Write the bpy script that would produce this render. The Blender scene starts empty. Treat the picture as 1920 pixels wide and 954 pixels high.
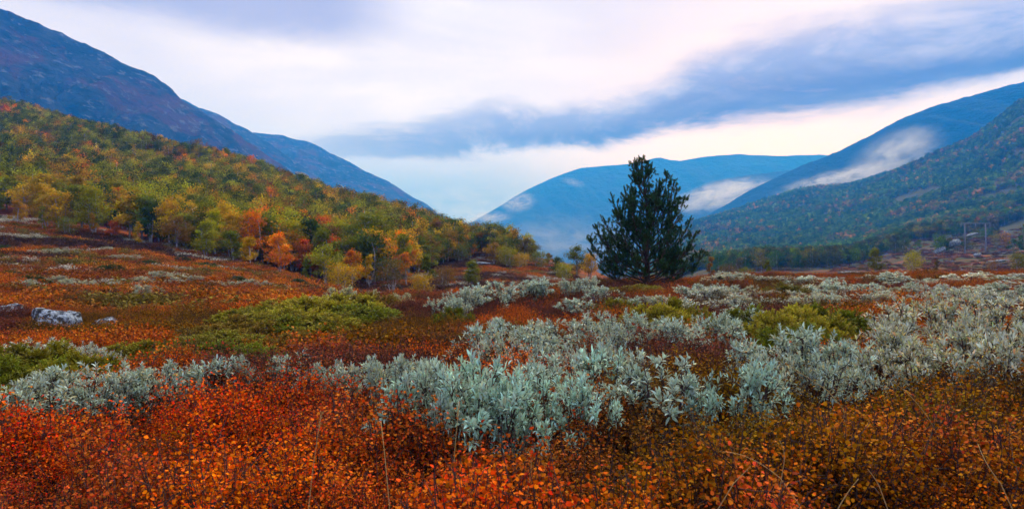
import bpy, math, random
import numpy as np

R = math.radians
rng = np.random.default_rng(7)
random.seed(7)
scene = bpy.context.scene
COL = scene.collection

# ------------------------------------------------------------------ camera
FPX = 1280.0      # focal length in photo pixels (24 mm on a 36 mm wide sensor, 1920 px)
CX, CY = 960.0, 477.0
cam_d = bpy.data.cameras.new('camera')
cam_d.lens = 24; cam_d.sensor_width = 36
cam_d.clip_start = 0.05; cam_d.clip_end = 30000
cam_d.dof.use_dof = True
cam_d.dof.focus_distance = 6.0
cam_d.dof.aperture_fstop = 5.6
cam = bpy.data.objects.new('camera', cam_d)
COL.objects.link(cam)
cam.location = (0, 0, 0)
cam.rotation_euler = (R(90), 0, 0)
scene.camera = cam

# ------------------------------------------------------------------ render / exposure
scene.view_settings.view_transform = 'Standard'
scene.view_settings.look = 'None'
scene.view_settings.exposure = 1.22
scene.view_settings.gamma = 1.0
scene.view_settings.use_curve_mapping = False
cy = scene.cycles
cy.use_denoising = True
cy.max_bounces = 6
cy.diffuse_bounces = 2
cy.glossy_bounces = 2
cy.transmission_bounces = 4
cy.transparent_max_bounces = 8
cy.volume_bounces = 4
cy.volume_max_steps = 128
cy.sample_clamp_indirect = 6
cy.caustics_reflective = False
cy.caustics_refractive = False


def s2l(*c):
    if len(c) == 1:
        c = c[0]
    return tuple((v / 255 / 12.92) if v / 255 <= 0.04045 else ((v / 255 + 0.055) / 1.055) ** 2.4 for v in c)


# ------------------------------------------------------------------ node helper
class NT:
    def __init__(self, tree):
        self.t = tree; self.n = tree.nodes; self.l = tree.links
        self.n.clear()

    def node(self, typ, **kw):
        nd = self.n.new(typ)
        for k, v in kw.items():
            setattr(nd, k, v)
        return nd

    def put(self, sock, v):
        if v is None:
            return
        if isinstance(v, bpy.types.NodeSocket):
            self.l.new(v, sock)
        else:
            if isinstance(v, (tuple, list)) and len(v) == 3 and sock.type == 'RGBA':
                v = (*v, 1)
            sock.default_value = v

    def math(self, op, a, b=None, c=None, clamp=False):
        nd = self.node('ShaderNodeMath', operation=op, use_clamp=clamp)
        self.put(nd.inputs[0], a); self.put(nd.inputs[1], b); self.put(nd.inputs[2], c)
        return nd.outputs[0]

    def sstep(self, v, lo, hi, a=0.0, b=1.0):
        nd = self.node('ShaderNodeMapRange', interpolation_type='SMOOTHSTEP')
        for i, x in enumerate((v, lo, hi, a, b)):
            self.put(nd.inputs[i], x)
        return nd.outputs[0]

    def lin(self, v, lo, hi, a=0.0, b=1.0):
        nd = self.node('ShaderNodeMapRange')
        for i, x in enumerate((v, lo, hi, a, b)):
            self.put(nd.inputs[i], x)
        return nd.outputs[0]

    def mix(self, f, a, b, blend='MIX'):
        nd = self.node('ShaderNodeMix', data_type='RGBA', blend_type=blend)
        nd.clamp_factor = True
        self.put(nd.inputs[0], f); self.put(nd.inputs[6], a); self.put(nd.inputs[7], b)
        return nd.outputs[2]

    def noise(self, vec, scale, detail=4, rough=0.5, dist=0.0, out=0):
        nd = self.node('ShaderNodeTexNoise')
        self.put(nd.inputs['Vector'], vec)
        nd.inputs['Scale'].default_value = scale
        nd.inputs['Detail'].default_value = detail
        nd.inputs['Roughness'].default_value = rough
        nd.inputs['Distortion'].default_value = dist
        return nd.outputs[out]

    def comb(self, x, y, z):
        nd = self.node('ShaderNodeCombineXYZ')
        self.put(nd.inputs[0], x); self.put(nd.inputs[1], y); self.put(nd.inputs[2], z)
        return nd.outputs[0]

    def vscale(self, v, s):
        nd = self.node('ShaderNodeVectorMath', operation='MULTIPLY')
        self.put(nd.inputs[0], v); nd.inputs[1].default_value = s
        return nd.outputs[0]

    def curve(self, x, pts):
        nd = self.node('ShaderNodeFloatCurve')
        c = nd.mapping.curves[0]
        pts = sorted(pts)
        c.points[0].location = pts[0]; c.points[1].location = pts[-1]
        for p in pts[1:-1]:
            c.points.new(*p)
        for p in c.points:
            p.handle_type = 'AUTO_CLAMPED'
        nd.mapping.update()
        self.put(nd.inputs['Value'], x)
        return nd.outputs[0]


# ------------------------------------------------------------------ sun and sky
SUN_EL, SUN_AZ = R(52), R(24)          # azimuth clockwise from +Y
sun_d = bpy.data.lights.new('sun', 'SUN')
sun_d.energy = 1.5
sun_d.angle = R(50)
sun_d.color = (1.0, 0.95, 0.88)
sun = bpy.data.objects.new('sun', sun_d)
COL.objects.link(sun)
sun.rotation_euler = (-(math.pi / 2 - SUN_EL), 0, -SUN_AZ)   # the lamp shines along its -Z

world = bpy.data.worlds.new('World')
scene.world = world
world.use_nodes = True
w = NT(world.node_tree)
SKY = 0.1
K = 1 / SKY
sky = w.node('ShaderNodeTexSky', sky_type='NISHITA')
sky.sun_disc = False
sky.sun_elevation = SUN_EL
sky.sun_rotation = SUN_AZ
gen = w.node('ShaderNodeTexCoord').outputs['Generated']
sep = w.node('ShaderNodeSeparateXYZ'); w.put(sep.inputs[0], gen)
dx, dy, dz = sep.outputs
az = w.math('ARCTAN2', dx, dy)
hyp = w.math('SQRT', w.math('ADD', w.math('MULTIPLY', dx, dx), w.math('MULTIPLY', dy, dy)))
tt = w.math('DIVIDE', dz, w.math('MAXIMUM', hyp, 0.05))
tt = w.math('MINIMUM', w.math('MAXIMUM', tt, -0.3), 2.0)
a01 = w.lin(az, -math.pi, math.pi, 0, 1)
vec = w.comb(w.math('MULTIPLY', az, 2.2), w.math('MULTIPLY', tt, 9.0), 0.3)
vec2 = w.comb(w.math('MULTIPLY', az, 5.0), w.math('MULTIPLY', tt, 14.0), 4.7)
n1 = w.noise(vec, 1.0, 8, 0.6, 0.5)
n2 = w.noise(vec2, 1.0, 10, 0.66, 0.35)
n3 = w.noise(w.comb(w.math('MULTIPLY', az, 1.4), w.math('MULTIPLY', tt, 3.0), 9.1), 1.0, 3, 0.5)
tw = w.math('ADD', tt, w.math('MULTIPLY', w.math('SUBTRACT', n2, 0.5), 0.075))
tw = w.math('ADD', tw, w.math('MULTIPLY', w.math('SUBTRACT', n1, 0.5), 0.05))


def edge(pts):
    out = []
    for px, py in pts:
        a = math.atan((px - CX) / FPX)
        out.append(((a + math.pi) / (2 * math.pi), (CY - py) / FPX * math.cos(a)))
    f, l = out[0], out[-1]
    return [(0.0, f[1])] + out + [(1.0, l[1])]


lo = w.curve(a01, edge([(300, 300), (600, 300), (900, 292), (1060, 285), (1180, 272), (1300, 240), (1500, 225), (1640, 205), (1800, 168), (1920, 150), (2200, 110)]))
hi = w.curve(a01, edge([(300, 262), (600, 252), (820, 230), (920, 205), (1100, 196), (1180, 170), (1260, 130), (1340, 90), (1500, 40), (1700, 5), (1920, -30), (2200, -60)]))
span = w.math('MAXIMUM', w.math('SUBTRACT', hi, lo), 0.01)
pos = w.math('DIVIDE', w.math('SUBTRACT', tw, lo), span)          # 0 at the lower edge, 1 at the upper
bandmask = w.math('MULTIPLY', w.sstep(pos, -0.10, 0.20), w.sstep(pos, 1.18, 0.62))
bandmask = w.math('MULTIPLY', bandmask, w.sstep(n2, 0.25, 0.5, 0.6, 1.0))
leftfade = w.sstep(az, R(-19), R(-8), 0.5, 1.0)
bandmask = w.math('MULTIPLY', bandmask, leftfade)
core = w.math('MULTIPLY', w.sstep(pos, -0.05, 0.18), w.sstep(pos, 0.75, 0.25))
core = w.math('MULTIPLY', core, w.sstep(az, R(-12), R(10), 0.25, 1.0))
core = w.math('MULTIPLY', core, w.sstep(n1, 0.3, 0.55, 0.55, 1.0))
# bright veil of high cloud, some blue sky behind it
veil = w.mix(w.sstep(n1, 0.3, 0.75), s2l(208, 211, 236), s2l(240, 238, 246))
veil = w.mix(w.sstep(n3, 0.66, 0.36), veil, s2l(190, 194, 222))
low = w.math('MULTIPLY', w.sstep(tt, 0.17, 0.06), w.sstep(az, R(14), R(-4)))
veil = w.mix(w.sstep(tt, 0.30, 0.06, 0.0, 0.85), veil, s2l(172, 194, 255))
veil = w.mix(w.math('MULTIPLY', low, w.sstep(n2, 0.32, 0.58, 0.45, 1.0)), veil, s2l(118, 146, 214))
# glow where the low sun stands behind the cloud
gdir = (math.sin(R(20.5)), math.cos(R(20.5)), 0.155)
gl = math.sqrt(sum(c * c for c in gdir))
dp = w.node('ShaderNodeVectorMath', operation='DOT_PRODUCT')
w.put(dp.inputs[0], gen); dp.inputs[1].default_value = tuple(c / gl for c in gdir)
gdot = w.math('MAXIMUM', dp.outputs['Value'], 0.0)
glow = w.math('MULTIPLY', w.math('POWER', gdot, 40.0), 0.7)
veil = w.mix(glow, veil, s2l(255, 228, 214))
lowb = w.sstep(tt, 0.34, 0.06, 1.0, 1.18)
lbv = w.node('ShaderNodeVectorMath', operation='SCALE'); w.put(lbv.inputs[0], veil); w.put(lbv.inputs['Scale'], lowb); veil = lbv.outputs[0]
lump = w.mix(w.sstep(n2, 0.3, 0.72), s2l(88, 114, 184), s2l(170, 178, 218))
dark = w.mix(core, lump, s2l(28, 66, 144))
cloud = w.mix(w.math('MULTIPLY', bandmask, 0.93), veil, dark)
# darker cloud along the top left
topc = w.math('MULTIPLY', w.sstep(w.math('ADD', tw, w.math('MULTIPLY', w.math('SUBTRACT', n3, 0.5), 0.1)), 0.285, 0.35), w.sstep(az, R(-6), R(-16)))
topc = w.math('MULTIPLY', topc, w.sstep(tt, 0.75, 0.5))
cloud = w.mix(w.math('MULTIPLY', topc, 0.8), cloud, s2l(132, 140, 190))
cs = w.node('ShaderNodeVectorMath', operation='SCALE')
w.put(cs.inputs[0], cloud); cs.inputs['Scale'].default_value = K * 0.59
skymix = w.mix(0.96, sky.outputs[0], cs.outputs[0])
bg = w.node('ShaderNodeBackground')
w.put(bg.inputs['Color'], skymix); bg.inputs['Strength'].default_value = SKY
wo = w.node('ShaderNodeOutputWorld'); w.l.new(bg.outputs[0], wo.inputs['Surface'])
world.cycles.sampling_method = 'MANUAL'
world.cycles.sample_map_resolution = 1024


# ------------------------------------------------------------------ geometry helpers
def unit(v):
    return v / np.maximum(np.linalg.norm(v, axis=-1, keepdims=True), 1e-9)


def mesh_from(name, V, T, mats=(), matidx=None, var=None, hue=None, smooth=True):
    V = np.asarray(V, dtype=np.float32); T = np.asarray(T, dtype=np.int32)
    me = bpy.data.meshes.new(name)
    me.vertices.add(len(V)); me.vertices.foreach_set('co', V.ravel())
    k = T.shape[1]
    me.loops.add(T.size); me.loops.foreach_set('vertex_index', T.ravel())
    me.polygons.add(len(T))
    me.polygons.foreach_set('loop_start', np.arange(0, T.size, k, dtype=np.int32))
    me.polygons.foreach_set('use_smooth', np.full(len(T), smooth, dtype=bool))
    for m in mats:
        me.materials.append(m)
    if matidx is not None:
        me.polygons.foreach_set('material_index', np.asarray(matidx, dtype=np.int32))
    for nm, arr in (('var', var), ('hue', hue)):
        if arr is not None:
            at = me.attributes.new(nm, 'FLOAT', 'POINT')
            at.data.foreach_set('value', np.asarray(arr, dtype=np.float32))
    me.update(calc_edges=True)
    return me


class Geo:
    """collects triangles; every vertex has var (lightness) and hue randoms"""
    def __init__(self):
        self.V = []; self.T = []; self.var = []; self.hue = []; self.M = []; self.n = 0

    def add(self, V, T, var, hue=0.5, mat=0):
        V = np.asarray(V, float).reshape(-1, 3); T = np.asarray(T, int).reshape(-1, 3)
        self.V.append(V); self.T.append(T + self.n); self.n += len(V)
        self.var.append(np.broadcast_to(np.asarray(var, float), (len(V),)))
        self.hue.append(np.broadcast_to(np.asarray(hue, float), (len(V),)))
        self.M.append(np.full(len(T), mat))

    def tube(self, pts, rad, sides=5, var=0.5, mat=0, cap=True):
        pts = np.asarray(pts, float); n = len(pts)
        rad = np.broadcast_to(np.asarray(rad, float), (n,))
        tan = unit(np.gradient(pts, axis=0))
        ref = np.array([0.31, 0.9, 0.3]) if abs(tan[0][2]) > 0.8 else np.array([0, 0, 1.0])
        s = unit(np.cross(tan, ref)); u = np.cross(s, tan)
        a = np.arange(sides) / sides * 2 * math.pi
        ring = pts[:, None] + rad[:, None, None] * (np.cos(a)[None, :, None] * s[:, None] + np.sin(a)[None, :, None] * u[:, None])
        V = ring.reshape(-1, 3)
        i = np.arange(n - 1)[:, None] * sides; j = np.arange(sides)[None]; j2 = (j + 1) % sides
        A = (i + j).ravel(); B = (i + j2).ravel(); C = (i + sides + j2).ravel(); D = (i + sides + j).ravel()
        T = np.concatenate([np.stack([A, B, C], 1), np.stack([A, C, D], 1)])
        if cap:
            e = (n - 1) * sides
            T = np.concatenate([T, [[e, e + k, e + k + 1] for k in range(1, sides - 1)]])
        self.add(V, T, var, 0.5, mat)

    def leaves(self, P, D, L, W, var, hue, fine=False, fold=0.25, droop=0.15, w2=0.75, mat=0, up=None):
        P = np.asarray(P, float); n = len(P)
        if n == 0:
            return
        D = unit(np.asarray(D, float))
        L = np.broadcast_to(np.asarray(L, float), (n,))[:, None]; W = np.broadcast_to(np.asarray(W, float), (n,))[:, None]
        rv = rng.normal(size=(n, 3)) * 0.35 + (np.array([0, 0, 1.0]) if up is None else up)
        S = unit(np.cross(D, rv)); N = np.cross(S, D)
        if fine:
            c0 = P; c1 = P + D * L * .35 + N * L * droop * .25; c2 = P + D * L * .7 + N * L * droop * .15; c3 = P + D * L - N * L * droop * .4
            l1 = c1 - S * W * .5 + N * W * fold; r1 = c1 + S * W * .5 + N * W * fold
            l2 = c2 - S * W * .5 * w2 + N * W * fold * w2; r2 = c2 + S * W * .5 * w2 + N * W * fold * w2
            V = np.stack([c0, c1, c2, c3, l1, r1, l2, r2], 1).reshape(-1, 3)
            t = np.array([[0, 5, 1], [0, 1, 4], [1, 5, 7], [1, 7, 2], [1, 2, 6], [1, 6, 4], [2, 7, 3], [2, 3, 6]])
            k = 8
        else:
            c0 = P; c1 = P + D * L * .5; c3 = P + D * L - N * L * droop
            l1 = c1 - S * W * .5 + N * W * fold; r1 = c1 + S * W * .5 + N * W * fold
            V = np.stack([c0, l1, r1, c3], 1).reshape(-1, 3)
            t = np.array([[0, 2, 3], [0, 3, 1]])
            k = 4
        T = (np.arange(n)[:, None, None] * k + t[None]).reshape(-1, 3)
        self.add(V, T, np.repeat(np.broadcast_to(var, (n,)), k), np.repeat(np.broadcast_to(hue, (n,)), k), mat)

    def mesh(self, name, mats, smooth=True):
        return mesh_from(name, np.concatenate(self.V), np.concatenate(self.T), mats, np.concatenate(self.M),
                         np.concatenate(self.var), np.concatenate(self.hue), smooth)


def bez(a, b, c, n):
    t = np.linspace(0, 1, n)[:, None]
    return (1 - t) ** 2 * a + 2 * t * (1 - t) * b + t ** 2 * c


def vnoise(x, y, seed=0):
    xi = np.floor(x).astype(np.int64); yi = np.floor(y).astype(np.int64)
    xf = x - xi; yf = y - yi
    xf = xf * xf * (3 - 2 * xf); yf = yf * yf * (3 - 2 * yf)

    def h(a, b):
        v = (a * 374761393 + b * 668265263 + seed * 1442695041) & 0x7fffffff
        v = ((v ^ (v >> 13)) * 1274126177) & 0x7fffffff
        return ((v ^ (v >> 16)) & 0xffff) / 65535.0
    return (h(xi, yi) * (1 - xf) + h(xi + 1, yi) * xf) * (1 - yf) + (h(xi, yi + 1) * (1 - xf) + h(xi + 1, yi + 1) * xf) * yf


def fbm(x, y, oct=4, seed=0, gain=0.5):
    s = 0; a = 1; tot = 0
    for i in range(oct):
        s = s + a * vnoise(x, y, seed + i * 17); tot += a
        x = x * 2.03 + 5.1; y = y * 2.03 + 9.7; a *= gain
    return s / tot


def link(name, data, parent=None, loc=None, rot=None, scl=None):
    o = bpy.data.objects.new(name, data)
    COL.objects.link(o)
    if parent is not None:
        o.parent = parent
    if loc is not None:
        o.location = loc
    if rot is not None:
        o.rotation_euler = rot
    if scl is not None:
        o.scale = (scl,) * 3 if np.isscalar(scl) else scl
    return o


def tag(o, label=None, cat=None, group=None, kind=None):
    if label: o['label'] = label
    if cat: o['category'] = cat
    if group: o['group'] = group
    if kind: o['kind'] = kind
    return o


ONES = ['', 'first', 'second', 'third', 'fourth', 'fifth', 'sixth', 'seventh', 'eighth', 'ninth', 'tenth', 'eleventh', 'twelfth',
        'thirteenth', 'fourteenth', 'fifteenth', 'sixteenth', 'seventeenth', 'eighteenth', 'nineteenth']
TENS = {2: ('twenty', 'twentieth'), 3: ('thirty', 'thirtieth'), 4: ('forty', 'fortieth'), 5: ('fifty', 'fiftieth'), 6: ('sixty', 'sixtieth'),
        7: ('seventy', 'seventieth'), 8: ('eighty', 'eightieth'), 9: ('ninety', 'ninetieth')}


def ordinal(k):
    if k < 20: return ONES[k]
    if k >= 100: return '%dth' % k
    t, o = divmod(k, 10)
    return TENS[t][1] if o == 0 else TENS[t][0] + '-' + ONES[o]


# ------------------------------------------------------------------ materials
def leaf_mat(name, src, value=(0.55, 1.35), huej=0.05, transl=0.25, rough=0.65, spec=0.03, back=None):
    """src: 'obj' (Object Info colour), 'inst' (colour carried by the scattered point) or a fixed colour"""
    m = bpy.data.materials.new(name); m.use_nodes = True
    n = NT(m.node_tree)
    if src == 'obj':
        c = n.node('ShaderNodeObjectInfo').outputs['Color']
    elif src == 'inst':
        c = n.node('ShaderNodeAttribute', attribute_type='INSTANCER', attribute_name='col').outputs['Color']
    else:
        c = n.node('ShaderNodeRGB'); c.outputs[0].default_value = (*src, 1); c = c.outputs[0]
    va = n.node('ShaderNodeAttribute', attribute_type='GEOMETRY', attribute_name='var').outputs['Fac']
    hu = n.node('ShaderNodeAttribute', attribute_type='GEOMETRY', attribute_name='hue').outputs['Fac']
    hs = n.node('ShaderNodeHueSaturation')
    n.put(hs.inputs['Hue'], n.lin(hu, 0, 1, 0.5 - huej * 0.35, 0.5 + huej))
    n.put(hs.inputs['Value'], n.lin(va, 0, 1, value[0], value[1]))
    if back is not None:      # willows: a share of the leaves has turned yellow-green, buff or amber (share = object alpha)
        al = n.node('ShaderNodeObjectInfo').outputs['Alpha']
        h2 = n.math('FRACT', n.math('MULTIPLY', hu, 7.31))
        c = n.mix(n.math('MULTIPLY', n.sstep(h2, 0.50, 0.62), al), c, (0.34, 0.36, 0.10))
        c = n.mix(n.math('MULTIPLY', n.sstep(h2, 0.72, 0.78), al), c, (0.60, 0.42, 0.20))
        c = n.mix(n.math('MULTIPLY', n.sstep(h2, 0.90, 0.93), al), c, (0.50, 0.20, 0.02))
    n.put(hs.inputs['Color'], c)
    col = hs.outputs[0]
    if back is not None:
        geo = n.node('ShaderNodeNewGeometry')
        col = n.mix(geo.outputs['Backfacing'], col, n.mix(0.35, col, back))
    p = n.node('ShaderNodeBsdfPrincipled')
    n.put(p.inputs['Base Color'], col)
    p.inputs['Roughness'].default_value = rough
    p.inputs['Specular IOR Level'].default_value = spec
    tr = n.node('ShaderNodeBsdfTranslucent'); n.put(tr.inputs['Color'], col)
    mx = n.node('ShaderNodeMixShader'); mx.inputs[0].default_value = transl
    n.l.new(p.outputs[0], mx.inputs[1]); n.l.new(tr.outputs[0], mx.inputs[2])
    out = n.node('ShaderNodeOutputMaterial'); n.l.new(mx.outputs[0], out.inputs['Surface'])
    return m


def bark_mat(name, a, b, scale=8.0, rough=0.85):
    m = bpy.data.materials.new(name); m.use_nodes = True
    n = NT(m.node_tree)
    oc = n.node('ShaderNodeTexCoord').outputs['Object']
    f = n.sstep(n.noise(n.vscale(oc, (1, 1, 0.5)), scale, 5, 0.6), 0.35, 0.65)
    p = n.node('ShaderNodeBsdfPrincipled')
    n.put(p.inputs['Base Color'], n.mix(f, a, b)); p.inputs['Roughness'].default_value = rough
    bp = n.node('ShaderNodeBump'); bp.inputs['Strength'].default_value = 0.5; n.put(bp.inputs['Height'], f)
    n.l.new(bp.outputs[0], p.inputs['Normal'])
    out = n.node('ShaderNodeOutputMaterial'); n.l.new(p.outputs[0], out.inputs['Surface'])
    return m


TWIG = bark_mat('dark_twig', (0.022, 0.010, 0.010), (0.05, 0.022, 0.020), 30)
BARK = bark_mat('birch_bark', (0.10, 0.085, 0.08), (0.52, 0.49, 0.46), 2.5)
PBARK = bark_mat('pine_bark', (0.03, 0.02, 0.017), (0.10, 0.055, 0.038), 7)
L_OBJ = leaf_mat('autumn_leaf', 'obj', (0.5, 1.4), 0.035, 0.3)
L_INST = leaf_mat('autumn_leaf_cover', 'inst', (0.25, 1.65), 0.03, 0.25)
L_WIL = leaf_mat('willow_leaf', 'obj', (0.3, 1.75), 0.07, 0.22, 0.5, 0.2, back=(0.58, 0.62, 0.50))
L_WILI = leaf_mat('willow_leaf_cover', 'inst', (0.55, 1.3), 0.04, 0.2, 0.5, 0.4)
L_PINE = leaf_mat('pine_needle', (0.042, 0.085, 0.022), (0.5, 1.7), 0.05, 0.12, 0.5, 0.12)
L_JUN = leaf_mat('juniper_needle', 'obj', (0.35, 1.7), 0.03, 0.15, 0.6, 0.08)

# ------------------------------------------------------------------ terrain
# height (camera eye = 0) along rays of the valley: azimuth column -> {distance: height}
DK = np.array([3, 8, 14, 20, 30, 45, 60, 80, 110, 150, 200, 250, 400, 550, 750, 1000, 1300, 1700, 2200], float)
TAB = {
    -900: [-1.22, -1.2, -1.1, -1.0, -.4, 1.2, 4.0, 8.5, 17, 32, 54, 78, 110, 110, 90, 60, 40, 0, 0],
    -400: [-1.22, -1.2, -1.2, -1.1, -.7, .8, 3.3, 7.0, 14, 27, 46, 66, 85, 70, 50, 30, 0, -20, -60],
    0: [-1.22, -1.22, -1.34, -1.3, -1.0, .25, 2.1, 4.8, 10.9, 21.9, 37.8, 53.5, 56, 40, 20, 0, -20, -40, -60],
    150: [-1.22, -1.22, -1.38, -1.39, -1.24, -.18, 1.5, 3.9, 9.6, 19.6, 34.7, 44, 46, 30, 10, -10, -30, -50, -80],
    300: [-1.22, -1.22, -1.40, -1.45, -1.36, -.7, .33, 2.3, 7.0, 16.6, 30.0, 33, 30, 10, -10, -30, -50, -60, -90],
    450: [-1.22, -1.22, -1.38, -1.5, -1.6, -1.34, -.75, 1.06, 5.3, 13.9, 24.5, 26, 15, 0, -20, -40, -60, -70, -90],
    600: [-1.22, -1.2, -1.3, -1.5, -1.95, -2.3, -2.5, -.8, 3.2, 11.2, 15, 12, -5, -30, -50, -60, -70, -80, -100],
    700: [-1.22, -1.2, -1.22, -1.45, -2.3, -3.0, -2.95, -2.06, 1.9, 9.0, 9, 5, -20, -50, -60, -70, -80, -90, -100],
    800: [-1.22, -1.2, -1.2, -1.4, -2.1, -3.0, -2.9, -1.75, 1.3, 4.9, 3, -3, -40, -60, -70, -80, -90, -95, -105],
    900: [-1.22, -1.2, -1.2, -1.25, -1.9, -3.0, -2.5, -1.75, .6, 2.6, -3, -12, -50, -70, -80, -90, -95, -100, -110],
    1000: [-1.22, -1.2, -1.2, -1.2, -1.6, -2.8, -3.0, -2.2, -.26, -1, -12, -25, -70, -85, -90, -95, -100, -105, -110],
    1100: [-1.22, -1.2, -1.2, -1.17, -1.4, -2.6, -3.4, -2.8, -1.6, -4, -18, -36, -70, -80, -80, -75, -65, -55, -60],
    1200: [-1.22, -1.2, -1.2, -1.15, -1.2, -2.2, -3.5, -4.5, -6, -10, -16, -22, -26, -25, -20, -10, 7, 29, 0],
    1300: [-1.22, -1.2, -1.2, -1.17, -1.2, -1.9, -3.0, -4.0, -6, -7, -7, -6.8, -7.2, -4.3, 7, 29, 58, 72, 30],
    1400: [-1.22, -1.2, -1.18, -1.15, -1.15, -1.5, -2.2, -3.0, -3.8, -4.4, -4.8, -5, -5.3, .9, 17, 48, 90, 88, 60],
    1500: [-1.22, -1.2, -1.17, -1.12, -1.12, -1.45, -2.2, -3.0, -3.6, -4.0, -4.4, -4.5, -4, 3.9, 26, 68, 124, 118, 80],
    1600: [-1.22, -1.2, -1.16, -1.1, -1.1, -1.4, -2.1, -2.8, -3.3, -3.5, -3.6, -3.5, -1.6, 9.5, 36, 87, 134, 138, 100],
    1700: [-1.22, -1.2, -1.15, -1.08, -1.08, -1.35, -1.9, -2.5, -2.8, -2.7, -1.25, 1.4, 10, 22, 57, 126, 158, 158, 120],
    1800: [-1.22, -1.2, -1.14, -1.06, -1.05, -1.3, -1.75, -2.3, -2.6, -2.2, -.5, 2.1, 14, 33, 83, 162, 180, 180, 140],
    1850: [-1.22, -1.2, -1.14, -1.05, -1.04, -1.3, -1.7, -2.2, -2.5, -2.1, -.2, 2.8, 16, 38, 100, 184, 200, 200, 160],
    1920: [-1.22, -1.2, -1.13, -1.04, -1.02, -1.2, -1.6, -2.1, -2.3, -1.6, .3, 3.7, 19, 46, 135, 232, 250, 240, 200],
    2300: [-1.22, -1.2, -1.1, -1.0, -.95, -1.0, -1.2, -1.6, -1.5, 0, 4, 12, 40, 85, 200, 330, 350, 330, 300],
    2900: [-1.22, -1.2, -1.1, -1.0, -.9, -.8, -.8, -1, 0, 3, 10, 22, 60, 120, 230, 340, 350, 330, 300],
}
PXK = np.array(sorted(TAB), float)
TZ = np.array([TAB[int(k)] for k in PXK])
_pf = np.linspace(-900, 2900, 381)
_df = np.linspace(math.log(2.5), math.log(2200), 240)
_g = np.empty((len(PXK), len(_df)))
for i in range(len(PXK)):
    _g[i] = np.interp(_df, np.log(DK), TZ[i])
GRID = np.empty((len(_pf), len(_df)))
for j in range(len(_df)):
    GRID[:, j] = np.interp(_pf, PXK, _g[:, j])
_k = np.exp(-0.5 * (np.arange(-4, 5) / 1.8) ** 2); _k /= _k.sum()
for ax in (0, 1):
    pad = np.pad(GRID, [(4, 4) if a == ax else (0, 0) for a in (0, 1)], mode='edge')
    GRID = sum(_k[m] * np.take(pad, np.arange(m, m + GRID.shape[ax]), axis=ax) for m in range(9))


def height(x, y):
    x = np.asarray(x, float); y = np.asarray(y, float)
    d = np.clip(y, 2.6, 2199)
    px = np.clip(CX + FPX * x / d, -899, 2899)
    fi = (px - _pf[0]) / (_pf[1] - _pf[0]); fj = (np.log(d) - _df[0]) / (_df[1] - _df[0])
    i = np.clip(fi.astype(int), 0, len(_pf) - 2); j = np.clip(fj.astype(int), 0, len(_df) - 2)
    a = fi - i; b = fj - j
    z = (GRID[i, j] * (1 - a) + GRID[i + 1, j] * a) * (1 - b) + (GRID[i, j + 1] * (1 - a) + GRID[i + 1, j + 1] * a) * b
    near = np.clip((d - 2) / 25, 0, 1)
    z = z + (fbm(x / 3.1, y / 3.1, 3, 3) - 0.5) * (0.14 + 0.5 * near * np.clip(60 / d, 0.4, 1) * np.clip((1250 - px) / 200, 0.35, 1))
    far = np.clip((d - 60) / 120, 0, 1)
    z = z + (fbm(x / 30, y / 30, 4, 5) - 0.5) * 4.5 * far * np.clip(d / 300, 0.4, 2.6)
    return z


def at(px, d):
    """ground point under azimuth column px at distance d"""
    x = (px - CX) / FPX * d
    return np.array([x, d, float(height(x, d))])


def proj(p):
    p = np.asarray(p)
    return CX + FPX * p[..., 0] / p[..., 1], CY - FPX * p[..., 2] / p[..., 1]


# ground material: heath soil, moss, rust-red dwarf shrubs, pale lichen and bare rock
m = bpy.data.materials.new('heath_ground'); m.use_nodes = True
n = NT(m.node_tree)
pg = n.node('ShaderNodeNewGeometry').outputs['Position']
na = n.noise(n.vscale(pg, (0.14, 0.30, 0.2)), 1.0, 6, 0.62, 0.4)
nb = n.noise(n.vscale(pg, (0.55, 1.3, 0.9)), 1.0, 5, 0.6)
nc = n.noise(n.vscale(pg, (0.06, 0.14, 0.1)), 1.0, 5, 0.6, 0.3)
nd_ = n.noise(pg, 4.0, 4, 0.6)
c = n.mix(n.sstep(na, 0.36, 0.62), (0.20, 0.035, 0.008), (0.42, 0.088, 0.010))
c = n.mix(n.sstep(nb, 0.50, 0.66), c, (0.11, 0.075, 0.015))
c = n.mix(n.sstep(nc, 0.58, 0.70), c, (0.05, 0.022, 0.018))
c = n.mix(n.math('MULTIPLY', n.sstep(nb, 0.38, 0.30), 0.7), c, (0.20, 0.17, 0.12))
c = n.mix(n.lin(nd_, 0.2, 0.8, 0.0, 0.55), c, (0.035, 0.018, 0.012))
psep = n.node('ShaderNodeSeparateXYZ'); n.put(psep.inputs[0], pg)
farf = n.sstep(psep.outputs[1], 70, 140)
rock = n.math('MULTIPLY', n.sstep(n.noise(n.vscale(pg, (0.03, 0.05, 0.12)), 1.0, 6, 0.65, 0.5), 0.66, 0.70), n.math('MULTIPLY', farf, n.sstep(psep.outputs[1], 700, 400)))
forest = n.mix(n.sstep(nb, 0.3, 0.7), (0.022, 0.040, 0.012), (0.045, 0.050, 0.014))
c = n.mix(n.math('MULTIPLY', n.sstep(psep.outputs[1], 150, 300), 0.9), n.mix(n.math('MULTIPLY', farf, n.sstep(nc, 0.62, 0.45)), c, forest), forest)
c = n.mix(n.math('MULTIPLY', rock, 0.7), c, (0.28, 0.27, 0.26))
nearf = n.sstep(psep.outputs[1], 24, 12)
c = n.mix(n.math('MULTIPLY', nearf, 0.85), c, n.mix(nd_, (0.03, 0.016, 0.010), (0.07, 0.035, 0.015)))
p = n.node('ShaderNodeBsdfPrincipled'); n.put(p.inputs['Base Color'], c); p.inputs['Roughness'].default_value = 0.95
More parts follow.
